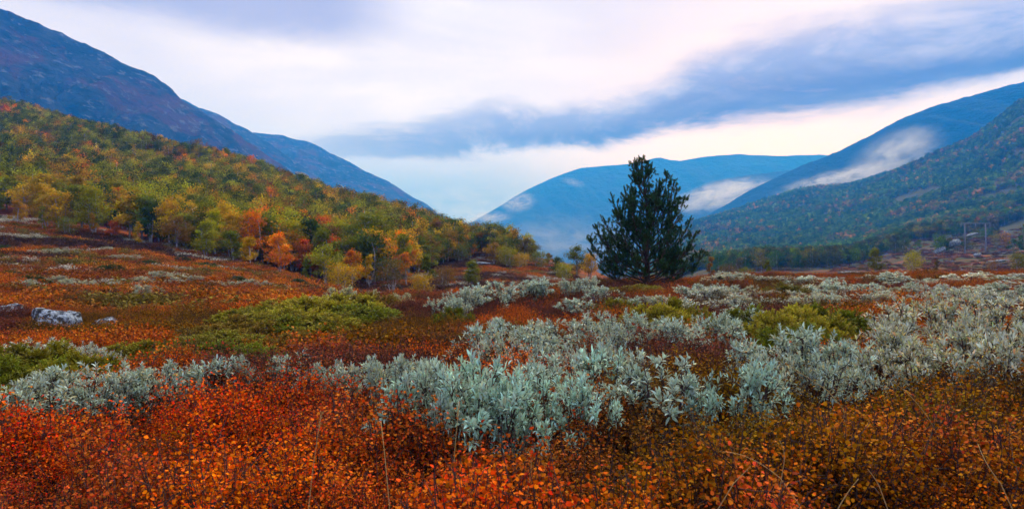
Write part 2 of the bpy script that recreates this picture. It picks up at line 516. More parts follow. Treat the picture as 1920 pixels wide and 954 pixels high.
p.inputs['Specular IOR Level'].default_value = 0.1
bp = n.node('ShaderNodeBump'); bp.inputs['Strength'].default_value = 0.8; bp.inputs['Distance'].default_value = 0.1
n.put(bp.inputs['Height'], n.math('ADD', nb, nd_)); n.l.new(bp.outputs[0], p.inputs['Normal'])
out = n.node('ShaderNodeOutputMaterial'); n.l.new(p.outputs[0], out.inputs['Surface'])
GROUND = m

ys = np.concatenate([np.linspace(-25, 2, 14), np.exp(np.linspace(math.log(2.4), math.log(2200), 330))])
ss = np.sinh(np.linspace(-1.3, 1.3, 401)) / np.sinh(1.3) * 1.75
YY, SS = np.meshgrid(ys, ss, indexing='ij')
XX = SS * (np.maximum(YY, 0) + 12)
ZZ = height(XX, YY)
nr, ncn = YY.shape
idx = np.arange(nr * ncn).reshape(nr, ncn)
Q = np.stack([idx[:-1, :-1], idx[:-1, 1:], idx[1:, 1:], idx[1:, :-1]], -1).reshape(-1, 4)
gme = mesh_from('ground', np.stack([XX, YY, ZZ], -1).reshape(-1, 3), Q, [GROUND])
tag(link('ground', gme), kind='structure')


# ------------------------------------------------------------------ mountains
def mountain_mat(name, base, green, rust, stone, streak=(1, 1, 1), sc=0.006, stone_lo=0.62):
    m = bpy.data.materials.new(name); m.use_nodes = True
    n = NT(m.node_tree)
    pg = n.node('ShaderNodeNewGeometry').outputs['Position']
    q = n.vscale(pg, streak)
    a = n.noise(q, sc, 7, 0.62, 0.5)
    b = n.noise(n.vscale(pg, (1.0, 0.7, 1.3)), sc * 2.7, 7, 0.66, 0.4)
    e = n.noise(q, sc * 5.5, 6, 0.7)
    c = n.mix(n.sstep(b, 0.40, 0.60), base, green)
    c = n.mix(n.math('MULTIPLY', n.sstep(a, 0.50, 0.62), 0.9), c, rust)
    c = n.mix(n.math('MULTIPLY', n.sstep(e, stone_lo, stone_lo + 0.08), 0.8), c, stone)
    p = n.node('ShaderNodeBsdfPrincipled'); n.put(p.inputs['Base Color'], c); p.inputs['Roughness'].default_value = 0.95
    p.inputs['Specular IOR Level'].default_value = 0.05
    bp = n.node('ShaderNodeBump'); bp.inputs['Strength'].default_value = 1.0; bp.inputs['Distance'].default_value = 0.02 / sc * 6
    n.put(bp.inputs['Height'], n.math('ADD', e, b)); n.l.new(bp.outputs[0], p.inputs['Normal'])
    out = n.node('ShaderNodeOutputMaterial'); n.l.new(p.outputs[0], out.inputs['Surface'])
    return m


def mountain(name, ridge, dr, bf, zb, mat, seed, amp=0.05, gully=0.06, jag=2.0, nu=420, nv=90, pw=1.1, sc=8.0):
    rp = np.array(ridge, float)
    px = np.linspace(rp[0, 0], rp[-1, 0], nu)
    py = np.interp(px, rp[:, 0], rp[:, 1])
    k = np.exp(-0.5 * (np.arange(-3, 4) / 1.2) ** 2); k /= k.sum()
    py = np.convolve(np.pad(py, 3, mode='edge'), k, mode='valid')
    py = py - (fbm(px / 22.0, px * 0 + seed, 5, seed, 0.6) - 0.5) * jag * 4
    dd = np.array(dr, float); D = np.interp(px, dd[:, 0], dd[:, 1])
    Zr = (CY - py) / FPX * D
    v = np.concatenate([np.linspace(0, 1, nv), 1 + np.linspace(0.02, 0.35, 14)])
    U, Vv = np.meshgrid(np.arange(nu), v, indexing='ij')
    vv = np.minimum(Vv, 1.0)
    depth = D[:, None] * (bf + (1 - bf) * Vv)
    Z = zb + (Zr[:, None] - zb) * vv ** pw
    X = (px[:, None] - CX) / FPX * depth
    Hh = np.maximum(Zr - zb, 1)[:, None]
    w = np.clip(4 * vv * (1 - vv), 0, 1)
    s = np.median(D) / sc
    Z = Z + (fbm(X / s, depth / s * 0.7, 6, seed + 3, 0.55) - 0.5) * 2 * amp * Hh * w
    rid = 1 - np.abs(2 * fbm(X / s * 2.2 + vv * 1.0, vv * 2.2 + px[:, None] / 300, 5, seed + 9, 0.6) - 1)
    Z = Z - (rid ** 2) * gully * Hh * w
    back = np.maximum(Vv - 1, 0)
    Z = Z - back ** 1.2 * Hh * 2.2
    n_, m_ = U.shape
    ix = np.arange(n_ * m_).reshape(n_, m_)
    Qm = np.stack([ix[:-1, :-1], ix[1:, :-1], ix[1:, 1:], ix[:-1, 1:]], -1).reshape(-1, 4)
    me = mesh_from(name, np.stack([X, depth, Z], -1).reshape(-1, 3), Qm, [mat])
    o = link(name, me)
    tag(o, kind='structure')
    return o


MA = mountain_mat('mountain_rock_near', (0.034, 0.044, 0.058), (0.010, 0.020, 0.022), (0.080, 0.030, 0.032), (0.125, 0.14, 0.165), (1.0, 1.0, 2.2), 0.0085, 0.55)
MB = mountain_mat('mountain_rock_mid', (0.012, 0.025, 0.035), (0.006, 0.018, 0.022), (0.018, 0.020, 0.022), (0.05, 0.06, 0.07), (1, 1, 2), 0.004, 0.64)
MC = mountain_mat('mountain_rock_far', (0.030, 0.045, 0.065), (0.020, 0.036, 0.048), (0.035, 0.045, 0.055), (0.06, 0.08, 0.10), (1, 1, 2), 0.0022, 0.66)
mountain('mountain_left', [(-700, -60), (-300, -60), (-60, -8), (0, 15), (50, 36), (100, 56), (150, 78), (190, 95), (215, 108), (235, 122), (270, 133), (300, 150), (322, 166), (335, 182), (372, 206), (420, 235), (470, 268), (540, 320), (620, 372), (720, 430)],
         [(-700, 850), (0, 900), (400, 1150), (720, 1450)], 0.42, -90, MA, 11, 0.08, 0.20, 2.0, sc=11.0)
mountain('mountain_left_shoulder', [(300, 168), (340, 186), (372, 201), (400, 211), (440, 231), (470, 247), (520, 280), (600, 335), (700, 395), (760, 432)],
         [(300, 1750), (760, 2050)], 0.5, -90, MA, 21, 0.05, 0.09, 1.4)
mountain('mountain_left_spur', [(380, 252), (440, 250), (475, 248), (520, 252), (560, 262), (575, 264), (600, 276), (650, 302), (700, 328), (740, 347), (770, 366), (800, 384), (826, 406), (870, 440), (920, 480)],
         [(380, 2300), (826, 2500), (920, 2500)], 0.5, -100, MA, 31, 0.05, 0.09, 1.6)
mountain('mountain_far', [(760, 470), (840, 440), (897, 410), (935, 388), (965, 368), (1000, 350), (1040, 332), (1085, 316), (1130, 311), (1175, 308), (1205, 304), (1222, 297), (1238, 295), (1255, 300), (1275, 302), (1320, 294), (1385, 289), (1450, 293), (1540, 290), (1640, 300), (1800, 320), (2000, 340)],
         [(760, 3800), (1100, 4000), (2000, 4150)], 0.55, -130, MC, 41, 0.04, 0.10, 0.5)
mountain('mountain_right_spur', [(1200, 430), (1270, 380), (1310, 352), (1345, 339), (1400, 328), (1450, 323), (1500, 316), (1560, 318), (1700, 330)],
         [(1200, 2900), (1700, 2900)], 0.6, -120, MC, 51, 0.03, 0.05, 0.6)
mountain('mountain_right', [(1180, 480), (1260, 440), (1330, 402), (1380, 372), (1420, 350), (1450, 336), (1500, 312), (1540, 297), (1575, 283), (1600, 270), (1640, 250), (1680, 228), (1710, 215), (1760, 196), (1800, 185), (1850, 172), (1890, 160), (1920, 154), (2050, 110), (2400, 60), (2700, 60)],
         [(1180, 2300), (1500, 2100), (1920, 1800), (2700, 1500)], 0.5, -120, MB, 61, 0.05, 0.12, 1.2)

# ------------------------------------------------------------------ air: one closed box of haze, and the wisps of cloud on the slopes
def box_mesh(name, lo_, hi_, mat):
    x0, y0, z0 = lo_; x1, y1, z1 = hi_
    V = [(x0, y0, z0), (x1, y0, z0), (x1, y1, z0), (x0, y1, z0), (x0, y0, z1), (x1, y0, z1), (x1, y1, z1), (x0, y1, z1)]
    F = [(0, 3, 2, 1), (4, 5, 6, 7), (0, 1, 5, 4), (1, 2, 6, 5), (2, 3, 7, 6), (3, 0, 4, 7)]
    return mesh_from(name, V, F, [mat], smooth=False)


m = bpy.data.materials.new('haze_air'); m.use_nodes = True
n = NT(m.node_tree)
pv = n.node('ShaderNodeVolumePrincipled')
pv.inputs['Color'].default_value = (0.012, 0.31, 1.0, 1)
pv.inputs['Density'].default_value = 0.00042
pv.inputs['Absorption Color'].default_value = (1, 1, 1, 1)
pv.inputs['Anisotropy'].default_value = 0.0
out = n.node('ShaderNodeOutputMaterial'); n.l.new(pv.outputs[0], out.inputs['Volume'])
try:
    m.cycles.homogeneous_volume = True
except Exception:
    pass
tag(link('haze', box_mesh('haze', (-4200, -300, -220), (4200, 4950, 545), m)), 'thin blue haze filling the valley air', 'haze', kind='stuff')


def mist(px, py, d, wpx, hpx, dep, tilt, dens, seed, label):
    """a wisp of low cloud: an ellipsoid of uneven vapour hanging before a slope"""
    m = bpy.data.materials.new('mist_vapour'); m.use_nodes = True
    n = NT(m.node_tree)
    oc = n.node('ShaderNodeTexCoord').outputs['Object']
    ln = n.node('ShaderNodeVectorMath', operation='LENGTH'); n.put(ln.inputs[0], oc)
    off = n.node('ShaderNodeVectorMath', operation='ADD'); n.put(off.inputs[0], oc); off.inputs[1].default_value = (seed * 3.1, seed * 1.7, seed)
    ns = n.noise(n.vscale(off.outputs[0], (2.4 * max(1, wpx / hpx / 2.5), 1.4, 2.3)), 1.0, 8, 0.68, 0.9)
    f = n.math('MULTIPLY', n.sstep(ln.outputs['Value'], 1.0, 0.15), n.sstep(ns, 0.34, 0.78))
    pv = n.node('ShaderNodeVolumePrincipled')
    pv.inputs['Color'].default_value = (0.97, 0.97, 0.98, 1)
    n.put(pv.inputs['Density'], n.math('MULTIPLY', f, dens)); pv.inputs['Anisotropy'].default_value = 0.1
    out = n.node('ShaderNodeOutputMaterial'); n.l.new(pv.outputs[0], out.inputs['Volume'])
    import bmesh
    bm = bmesh.new(); bmesh.ops.create_icosphere(bm, subdivisions=3, radius=1.0)
    me = bpy.data.meshes.new('mist_wisp'); bm.to_mesh(me); bm.free(); me.materials.append(m)
    o = link('mist_wisp', me, None, ((px - CX) / FPX * d, d, (CY - py) / FPX * d), (0, -R(tilt), 0), (wpx / 2 / FPX * d, dep, hpx / 2 / FPX * d))
    tag(o, label, 'mist', 'wisps of low cloud on the mountains', 'stuff')
    return o


mist(1060, 452, 2250, 520, 130, 260, 0, 0.0028, 8, 'pale fog lying in the valley before the far mountain')
mist(972, 380, 2600, 84, 46, 60, 10, 0.030, 1, 'small puff of white mist on the left slope of the far mountain')
mist(918, 408, 2600, 110, 30, 60, 3, 0.030, 2, 'thin flat mist at the left foot of the far mountain')
mist(1075, 342, 2600, 60, 20, 50, -15, 0.014, 3, 'faint wisp of mist high on the far mountain')
mist(1352, 366, 2450, 230, 66, 90, 13, 0.055, 4, 'white bank of mist in the valley right of the pine')
mist(1585, 335, 1450, 330, 52, 60, 13, 0.050, 5, 'white mist lying along the crest of the wooded right hillside')
mist(1680, 292, 1450, 230, 110, 60, 26, 0.032, 6, 'rising mist against the blue mountain on the right')


# ------------------------------------------------------------------ scattering of uncountable cover (one object of kind stuff each)
def scatter(name, P, rot, scl, ix, col, tmpl, label, cat):
    coll = bpy.data.collections.new(name + '_source')
    for k, me in enumerate(tmpl):
        coll.objects.link(bpy.data.objects.new('%s_piece_%02d' % (name, k), me))
    me = bpy.data.meshes.new(name)
    N = len(P)
    me.vertices.add(N); me.vertices.foreach_set('co', np.asarray(P, np.float32).ravel())
    for nm, ty, arr, key in (('rot', 'FLOAT_VECTOR', rot, 'vector'), ('scl', 'FLOAT_VECTOR', scl, 'vector'), ('col', 'FLOAT_COLOR', col, 'color')):
        arr = np.asarray(arr, np.float32)
        if nm == 'scl' and arr.ndim == 1:
            arr = np.repeat(arr[:, None], 3, 1)
        if nm == 'col' and arr.shape[1] == 3:
            arr = np.concatenate([arr, np.ones((N, 1), np.float32)], 1)
        a = me.attributes.new(nm, ty, 'POINT'); a.data.foreach_set(key, arr.ravel())
    a = me.attributes.new('ix', 'INT', 'POINT'); a.data.foreach_set('value', np.asarray(ix, np.int32))
    o = link(name, me)
    g = bpy.data.node_groups.new(name + '_scatter', 'GeometryNodeTree')
    g.interface.new_socket('Geometry', in_out='INPUT', socket_type='NodeSocketGeometry')
    g.interface.new_socket('Geometry', in_out='OUTPUT', socket_type='NodeSocketGeometry')
    gi = g.nodes.new('NodeGroupInput'); go = g.nodes.new('NodeGroupOutput')
    ci = g.nodes.new('GeometryNodeCollectionInfo'); ci.inputs['Collection'].default_value = coll
    ci.inputs['Separate Children'].default_value = True; ci.inputs['Reset Children'].default_value = True
    io = g.nodes.new('GeometryNodeInstanceOnPoints'); io.inputs['Pick Instance'].default_value = True

    def na(nm, ty):
        x = g.nodes.new('GeometryNodeInputNamedAttribute'); x.data_type = ty; x.inputs['Name'].default_value = nm
        return next(s for s in x.outputs if s.enabled and s.name == 'Attribute')
    L = g.links
    L.new(gi.outputs[0], io.inputs['Points']); L.new(ci.outputs[0], io.inputs['Instance'])
    L.new(na('ix', 'INT'), io.inputs['Instance Index'])
    L.new(na('rot', 'FLOAT_VECTOR'), io.inputs['Rotation']); L.new(na('scl', 'FLOAT_VECTOR'), io.inputs['Scale'])
    L.new(io.outputs[0], go.inputs[0])
    md = o.modifiers.new('scatter', 'NODES'); md.node_group = g
    tag(o, label, cat, kind='stuff')
    return o


def rots(N, tilt=0.12):
    return np.stack([rng.normal(0, tilt, N), rng.normal(0, tilt, N), rng.uniform(0, 2 * math.pi, N)], 1)


# ------------------------------------------------------------------ plant shapes
def shrub_mesh(name, rad, hgt, stems, per, leafL, leafW, leafmat, fine=False, bare=0.35, stem_r=0.0022, tilt=0.9):
    g = Geo()
    PP, DD = [], []
    for s in range(stems):
        a = rng.uniform(0, 2 * math.pi); r = rad * math.sqrt(rng.uniform(0, 1)); h = hgt * rng.uniform(0.7, 1.08) * (1 - 0.25 * (r / rad) ** 2)
        b0 = np.array([math.cos(a) * r * .45, math.sin(a) * r * .45, -0.03]); e = np.array([math.cos(a) * r, math.sin(a) * r, h])
        mid = (b0 + e) / 2 + rng.normal(0, .025, 3)
        pts = bez(b0, mid, e, 6)
        g.tube(pts, np.linspace(stem_r, stem_r * .45, 6), 3, rng.uniform(0, 1), 0, False)
        t = rng.uniform(bare, 1.0, per) ** 0.8
        k = np.clip(t * 5, 0, 4.999); i = k.astype(int); f = (k - i)[:, None]
        p = pts[i] * (1 - f) + pts[i + 1] * f
        # short side twigs carry the leaves away from the stem
        q = p + rng.normal(0, 0.020, p.shape) * (rad / 0.16)
        d = rng.normal(0, 1, p.shape); d[:, 2] = np.abs(d[:, 2]) * 0.8 + 0.25
        PP.append(q); DD.append(d)
        for j in range(3):
            kk = rng.integers(1, 5)
            tw_ = pts[kk] + rng.normal(0, 0.04, 3) + np.array([0, 0, .04])
            g.tube(np.array([pts[kk], (pts[kk] + tw_) / 2 + rng.normal(0, .006, 3), tw_]), np.array([stem_r * .7, stem_r * .5, stem_r * .3]), 3, rng.uniform(0, 1), 0, False)
    P = np.concatenate(PP); D = np.concatenate(DD); N = len(P)
    g.leaves(P, D, leafL * rng.uniform(.7, 1.2, N), leafW * rng.uniform(.75, 1.2, N), rng.uniform(0, 1, N), rng.uniform(0, 1, N), fine, 0.12, 0.15, 0.95, 1)
    return g.mesh(name, [TWIG, leafmat])


def willow_parts(seed, rad, hgt, shoots, leafL=0.050, leafW=0.0155, nl=11, fine=True):
    """returns stem Geo, leaf arrays (P, D, L, W)"""
    st = np.random.default_rng(seed)
    g = Geo()
    LP, LD, LL = [], [], []
    nb = max(8, shoots // 7)
    mains = []
    lob = st.uniform(0, 6.28, 3)
    for b in range(nb):
        a = st.uniform(0, 2 * math.pi); r = rad * math.sqrt(st.uniform(0.02, 1)) * (0.8 + 0.2 * math.sin(a * 3 + lob[0]))
        h = hgt * (1 - 0.36 * (r / rad) ** 2) * st.uniform(.74, .95)
        b0 = np.array([math.cos(a) * r * .18, math.sin(a) * r * .18, -0.05])
        e = np.array([math.cos(a) * r, math.sin(a) * r, h])
        mid = np.array([math.cos(a) * r * .75, math.sin(a) * r * .75, h * .42]) + st.normal(0, .04, 3)
        pts = bez(b0, mid, e, 8)
        g.tube(pts, np.linspace(.0085, .004, 8), 5, st.uniform(0, 1))
        mains.append(pts)
    for s in range(shoots):
        pts = mains[s % nb]
        k = st.choice([4, 5, 6, 6, 7, 7, 7])
        p0 = pts[k]
        out = unit(np.array([p0[0], p0[1], 0.0]) + 1e-4)
        d = unit(out * st.uniform(.0, .9) + np.array([0, 0, 1.0]) * st.uniform(.1, .7) + st.normal(0, .5, 3))
        Ls = st.uniform(.05, .13)
        p1 = p0 + d * Ls + np.array([0, 0, .015])
        sp = bez(p0, (p0 + p1) / 2 + st.normal(0, .015, 3), p1, 5)
        g.tube(sp, np.linspace(.0038, .0016, 5), 4, st.uniform(0, 1))
        m_ = nl + st.integers(-3, 4)
        t = np.linspace(.28, 1.0, m_) ** .9
        kk = np.clip(t * 4, 0, 3.999); i = kk.astype(int); f = (kk - i)[:, None]
        P = sp[i] * (1 - f) + sp[i + 1] * f
        ax = unit(p1 - p0); u = unit(np.cross(ax, [0.3, .8, .2])); v = np.cross(ax, u)
        ang = np.arange(m_) * 2.4 + st.uniform(0, 6)
        op = np.linspace(1.45, .45, m_) * st.uniform(.8, 1.15)
        D = ax * np.cos(op)[:, None] + (u * np.cos(ang)[:, None] + v * np.sin(ang)[:, None]) * np.sin(op)[:, None]
        D = D + np.array([0, 0, .18])
        LP.append(P); LD.append(D); LL.append(leafL * np.linspace(.9, 1.05, m_) * st.uniform(.75, 1.2) * np.where(t > .93, .7, 1))
    P = np.concatenate(LP); D = unit(np.concatenate(LD)); L = np.concatenate(LL)
    return g, P, D, L, L * leafW / leafL * st.uniform(.8, 1.2, len(L))


def juniper_mesh(seed, rad, hgt, sprigs):
    st = np.random.default_rng(seed)
    g = Geo()
    nc_ = 46
    ca = st.uniform(0, 2 * math.pi, nc_); cr_ = rad * np.sqrt(st.uniform(0, 1, nc_)) * .92
    cz = hgt * (1 - .70 * (cr_ / rad) ** 2.2) * st.uniform(.50, .92, nc_)
    C = np.stack([np.cos(ca) * cr_, np.sin(ca) * cr_, cz], 1); cs = st.uniform(.045, .095, nc_)
    ci = st.integers(0, nc_, sprigs)
    ax = unit(st.normal(0, 1, (sprigs, 3)) + np.array([0, 0, .75]) + .5 * C[ci] / rad)
    B = C[ci] + ax * (cs[ci] * st.uniform(.55, 1.0, sprigs))[:, None]
    lump = st.uniform(0, 1, nc_)[ci]
    L = st.uniform(.04, .085, sprigs)
    for k in range(0, sprigs, 9):
        g.tube(np.array([B[k] * [.3, .3, 0], B[k] * [.75, .75, .55], B[k]]), [.008, .006, .003], 4, st.uniform(0, 1), 0, False)
    u = unit(np.cross(ax, [.3, .8, .2])); v = np.cross(ax, u)
    nn = 13
    tt_ = np.tile(np.linspace(0, 1, nn), sprigs); S = np.repeat(np.arange(sprigs), nn)
    ang = np.tile(np.arange(nn) * 2.4, sprigs) + np.repeat(st.uniform(0, 6, sprigs), nn)
    op = 1.0 - .55 * tt_
    P = B[S] + ax[S] * (L[S] * tt_)[:, None]
    D = ax[S] * np.cos(op)[:, None] + (u[S] * np.cos(ang)[:, None] + v[S] * np.sin(ang)[:, None]) * np.sin(op)[:, None]
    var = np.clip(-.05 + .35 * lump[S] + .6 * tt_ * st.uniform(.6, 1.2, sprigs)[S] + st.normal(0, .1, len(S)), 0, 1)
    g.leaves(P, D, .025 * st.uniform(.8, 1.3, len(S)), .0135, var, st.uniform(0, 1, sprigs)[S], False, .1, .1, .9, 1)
    return g.mesh('juniper_foliage', [TWIG, L_JUN])


def birch_parts(seed, H, wid, stems, leaves, narrow=False, leaf=0.20, flatbase=0.22):
    """mountain birch: a few crooked stems, branches, and a ragged crown of small leaf faces"""
    st = np.random.default_rng(seed)
    tr = Geo(); cr = Geo()
    tips = []
    for s in range(stems):
        a = st.uniform(0, 6.28); lean = (0.10 if narrow else 0.30) * wid * st.uniform(.3, 1) if stems > 1 else .08 * wid
        top = np.array([math.cos(a) * lean, math.sin(a) * lean, H * st.uniform(.74, .96)])
        b0 = np.array([math.cos(a) * .12 * s, math.sin(a) * .12 * s, -.2])
        mid = (b0 + top) / 2 + np.array([*st.normal(0, .12 * wid, 2), 0])
        pts = bez(b0, mid, top, 9)
        r0 = .019 * H * st.uniform(.7, 1.1)
        tr.tube(pts, np.linspace(r0, r0 * .18, 9), 5, st.uniform(0, 1))
        nbr = 11 if not narrow else 14
        for b in range(nbr):
            f = st.uniform(flatbase, .97); k = f * 8; i = min(int(k), 7); p = pts[i] + (pts[i + 1] - pts[i]) * (k - i)
            aa = st.uniform(0, 6.28)
            env = math.sin(math.pi * min(1, (f * .86 + .12))) ** .7
            ln = wid * .52 * env * st.uniform(.55, 1.05) * (.55 if narrow else 1)
            e = p + np.array([math.cos(aa) * ln, math.sin(aa) * ln, ln * st.uniform(.25, .85)])
            bp_ = bez(p, (p + e) / 2 + np.array([0, 0, .1 * ln]), e, 4)
            tr.tube(bp_, np.linspace(r0 * .3, r0 * .08, 4), 3, st.uniform(0, 1), 0, False)
            for q in (1.0, .6):
                tips.append((p + (e - p) * q + st.normal(0, .05 * wid, 3), ln))
        tips.append((top, .3))
    tips_p = np.array([t[0] for t in tips]); T = len(tips_p)
    size = st.uniform(.055, .115, T) * wid * (.65 if narrow else 1)
    cvar = st.uniform(.1, .9, T); chue = st.uniform(.1, .9, T)
    wgt = size ** 1.6; wgt /= wgt.sum()
    S = st.choice(T, leaves, p=wgt)
    off = st.normal(0, 1, (leaves, 3)) * size[S][:, None] * np.array([1, 1, .75])
    P = tips_p[S] + off
    keep = P[:, 2] > H * .12
    P = P[keep]; S = S[keep]
    D = st.normal(0, 1, P.shape); D[:, 2] -= .3
    nL = len(P)
    cr.leaves(P, D, leaf * st.uniform(.6, 1.2, nL), leaf * .8 * st.uniform(.6, 1.2, nL), np.clip(cvar[S] + st.normal(0, .16, nL), 0, 1), np.clip(chue[S] + st.normal(0, .2, nL), 0, 1), False, .15, .2, .9, 0)
    return tr, cr


# ------------------------------------------------------------------ the pine
def build_pine():
    D0, PXB = 25.0, 1213
    base = at(PXB, D0)
    root = tag(link('pine_tree', None, None, base, None, .96), 'dark green pine with several leaders standing alone at the centre right of the heath', 'pine tree')
    st = np.random.default_rng(5)
    sc = FPX / D0
    gz = base[2]

    def loc(px, py, dy):
        return np.array([(px - PXB) / sc, dy, (CY - py) / sc - gz])
    trunk = Geo()
    tip = loc(1203, 300, 0)
    tp = np.array([[0, 0, -.2], [.02, 0, .6], [-.03, .03, 1.5], [.03, 0, 2.5], [-.06, 0, 3.5], [tip[0], 0, tip[2]]])
    tpi = np.stack([np.interp(np.linspace(0, 5, 22), np.arange(6), tp[:, k]) for k in range(3)], 1)
    trunk.tube(tpi, np.linspace(.13, .018, 22), 9, .5)
    link('trunk', trunk.mesh('pine_trunk', [PBARK]), root)
    # hand-read limb tips (photo column, row, offset in depth, height of attachment as a share of tip height)
    tips = [(1103, 470, .1, .15), (1112, 424, -.2, .22), (1130, 408, .2, .30), (1152, 398, -.3, .38), (1149, 362, .1, .50), (1171, 348, .3, .58), (1187, 316, -.1, .8),
            (1218, 305, .1, .86), (1252, 320, .1, .42), (1243, 350, .4, .5), (1287, 369, -.1, .36), (1272, 352, .3, .42), (1300, 408, .2, .28), (1304, 437, -.2, .2),
            (1321, 478, .0, .12), (1305, 498, -.4, .12), (1120, 504, -.4, .12), (1105, 447, .5, .2), (1180, 380, -.6, .45), (1225, 375, -.7, .45), (1262, 395, -.6, .35),
            (1160, 430, -.8, .25), (1200, 440, -1.1, .22), (1245, 440, -1.0, .22), (1285, 455, -.8, .18), (1140, 475, -.9, .14), (1180, 490, -1.3, .12), (1230, 495, -1.3, .10), (1270, 495, -1.0, .1),
            (1165, 440, .8, .25), (1205, 420, 1.0, .28), (1250, 450, 1.0, .22), (1285, 480, .9, .14), (1140, 490, 1.0, .12), (1190, 400, .8, .4), (1196, 335, .35, .75), (1212, 345, -.4, .68), (1205, 470, 1.2, .16),
            (1155, 462, -.3, .17), (1262, 470, -.5, .14), (1276, 425, .5, .28), (1128, 445, -.5, .2),
            (1190, 300, .1, .9), (1214, 318, -.15, .84), (1195, 326, -.2, .80), (1184, 345, .1, .70), (1176, 366, -.2, .62), (1218, 360, .3, .66), (1204, 296, .02, .93), (1202, 312, .25, .84),
            (1262, 338, -.1, .5), (1244, 334, .15, .5), (1268, 372, .2, .42), (1160, 385, .2, .42), (1202, 385, -.5, .52), (1214, 410, -.8, .4), (1188, 415, -.7, .4)]
    # one shared spray of needles is merged limb by limb
    for (px, py, dy, f) in tips:
        g = Geo(); nd = Geo()
        e = loc(px + st.normal(0, 2), py, dy)
        hz = max(e[2] * (0.25 + f * .75), .12)
        hz = min(hz, e[2] - .15)
        k = np.clip(hz / tip[2] * 21, 0, 20.9); i = int(k)
        s0 = tpi[i] + (tpi[min(i + 1, 21)] - tpi[i]) * (k - i)
        ln = np.linalg.norm(e - s0)
        mid = s0 + (e - s0) * np.array([.72, .72, .22]) + np.array([0, 0, .03])
        pts = bez(s0, mid, e, 14)
        g.tube(pts, np.linspace(.012 + .018 * ln / 1.5, .008, 14), 6, .5)
        tuft_P, tuft_D, tuft_L = [], [], []
        nside = int(7 + 8.5 * ln)
        for q in range(nside):
            t = st.uniform(.26, .98) ** .8
            kk = t * 13; ii = min(int(kk), 12)
            p = pts[ii] + (pts[ii + 1] - pts[ii]) * (kk - ii)
            ax = unit(pts[ii + 1] - pts[ii])
            dr = st.normal(0, 1, 3); dr -= ax * dr.dot(ax); dr = unit(dr)
            d = unit(dr * .9 + ax * .55 + np.array([0, 0, .45]))
            tl = (.14 + .42 * (1 - t) * min(1.3, ln)) * st.uniform(.6, 1.15)
            e2 = p + d * tl + np.array([0, 0, .18 * tl])
            tw_ = bez(p, p + d * tl * .55, e2, 4)
            g.tube(tw_, np.linspace(.008, .004, 4), 4, .5, 0, False)
            nt = max(1, int(tl / .13))
            for z in range(nt):
                fr = 1 - z * .13 / max(tl, .13)
                if fr < .28: break
                pp = p + (e2 - p) * fr
                dd = unit(d * .8 + np.array([0, 0, .75]) + st.normal(0, .2, 3))
                tuft_P.append(pp); tuft_D.append(dd); tuft_L.append(st.uniform(.11, .17))
                if st.uniform() < .55:
                    d3 = unit(np.cross(d, st.normal(0, 1, 3)) + np.array([0, 0, .5]))
                    tuft_P.append(pp + d3 * .05); tuft_D.append(d3); tuft_L.append(st.uniform(.08, .13))
        for z in range(4):
            tuft_P.append(e - unit(pts[-1] - pts[-2]) * z * .085); tuft_D.append(unit(pts[-1] - pts[-2] + np.array([0, 0, .06]))); tuft_L.append(.15)
        B = np.array(tuft_P); A = unit(np.array(tuft_D)); L = np.array(tuft_L); Tn = len(B)
        nn = 60
        S = np.repeat(np.arange(Tn), nn); tt_ = np.tile(np.linspace(0, 1, nn), Tn)
        u = unit(np.cross(A, [.3, .8, .2])); v = np.cross(A, u)
        ang = np.tile(np.arange(nn) * 2.4, Tn) + np.repeat(st.uniform(0, 6, Tn), nn)
        op = np.clip(1.0 - .75 * tt_ + st.normal(0, .12, len(S)), .12, 1.4)
        P = B[S] + A[S] * (L[S] * tt_)[:, None]
        Dn = A[S] * np.cos(op)[:, None] + (u[S] * np.cos(ang)[:, None] + v[S] * np.sin(ang)[:, None]) * np.sin(op)[:, None]
        tv = st.uniform(.1, .9, Tn)
        nd.leaves(P, Dn, .080 * st.uniform(.8, 1.2, len(S)), .0125, np.clip(tv[S] + .3 * (tt_ - .5), 0, 1), st.uniform(0, 1, Tn)[S], False, .0, .05, .9, 0)
        lm = link('limb', g.mesh('pine_limb', [PBARK]), root)
        tag(link('needles', nd.mesh('pine_needles', [L_PINE]), lm), kind='stuff')


build_pine()

# ------------------------------------------------------------------ birches of the left hillside and the valley
BT = []          # (stem mesh, crown mesh, native height, native half width)
kinds = {'round': [], 'narrow': [], 'bush': []}
for k in range(8):
    H = 4.6
    tr, cr = birch_parts(100 + k, H, 2.2 + .4 * (k % 3), 1 + k % 3, 2600)
    kinds['round'].append((tr.mesh('birch_stem', [BARK]), cr.mesh('birch_crown', [L_OBJ]), H))
for k in range(3):
    tr, cr = birch_parts(140 + k, 4.6, 1.9, 1, 1500, True)
    kinds['narrow'].append((tr.mesh('birch_stem', [BARK]), cr.mesh('birch_crown', [L_OBJ]), 4.6))
for k in range(3):
    tr, cr = birch_parts(160 + k, 3.0, 3.0, 5, 2000, False, .15, .12)
    kinds['bush'].append((tr.mesh('birch_stem', [BARK]), cr.mesh('birch_crown', [L_OBJ]), 3.0))

TINT = {
    'dark green': (0.080, 0.115, 0.012), 'olive green': (0.185, 0.190, 0.008), 'yellow-green': (0.330, 0.300, 0.006), 'golden': (0.55, 0.310, 0.005),
    'amber': (0.42, 0.200, 0.006), 'orange': (0.72, 0.200, 0.005), 'red': (0.58, 0.100, 0.010), 'russet': (0.25, 0.110, 0.012), 'brown': (0.150, 0.100, 0.020)}
birches = []     # every individual birch: dict


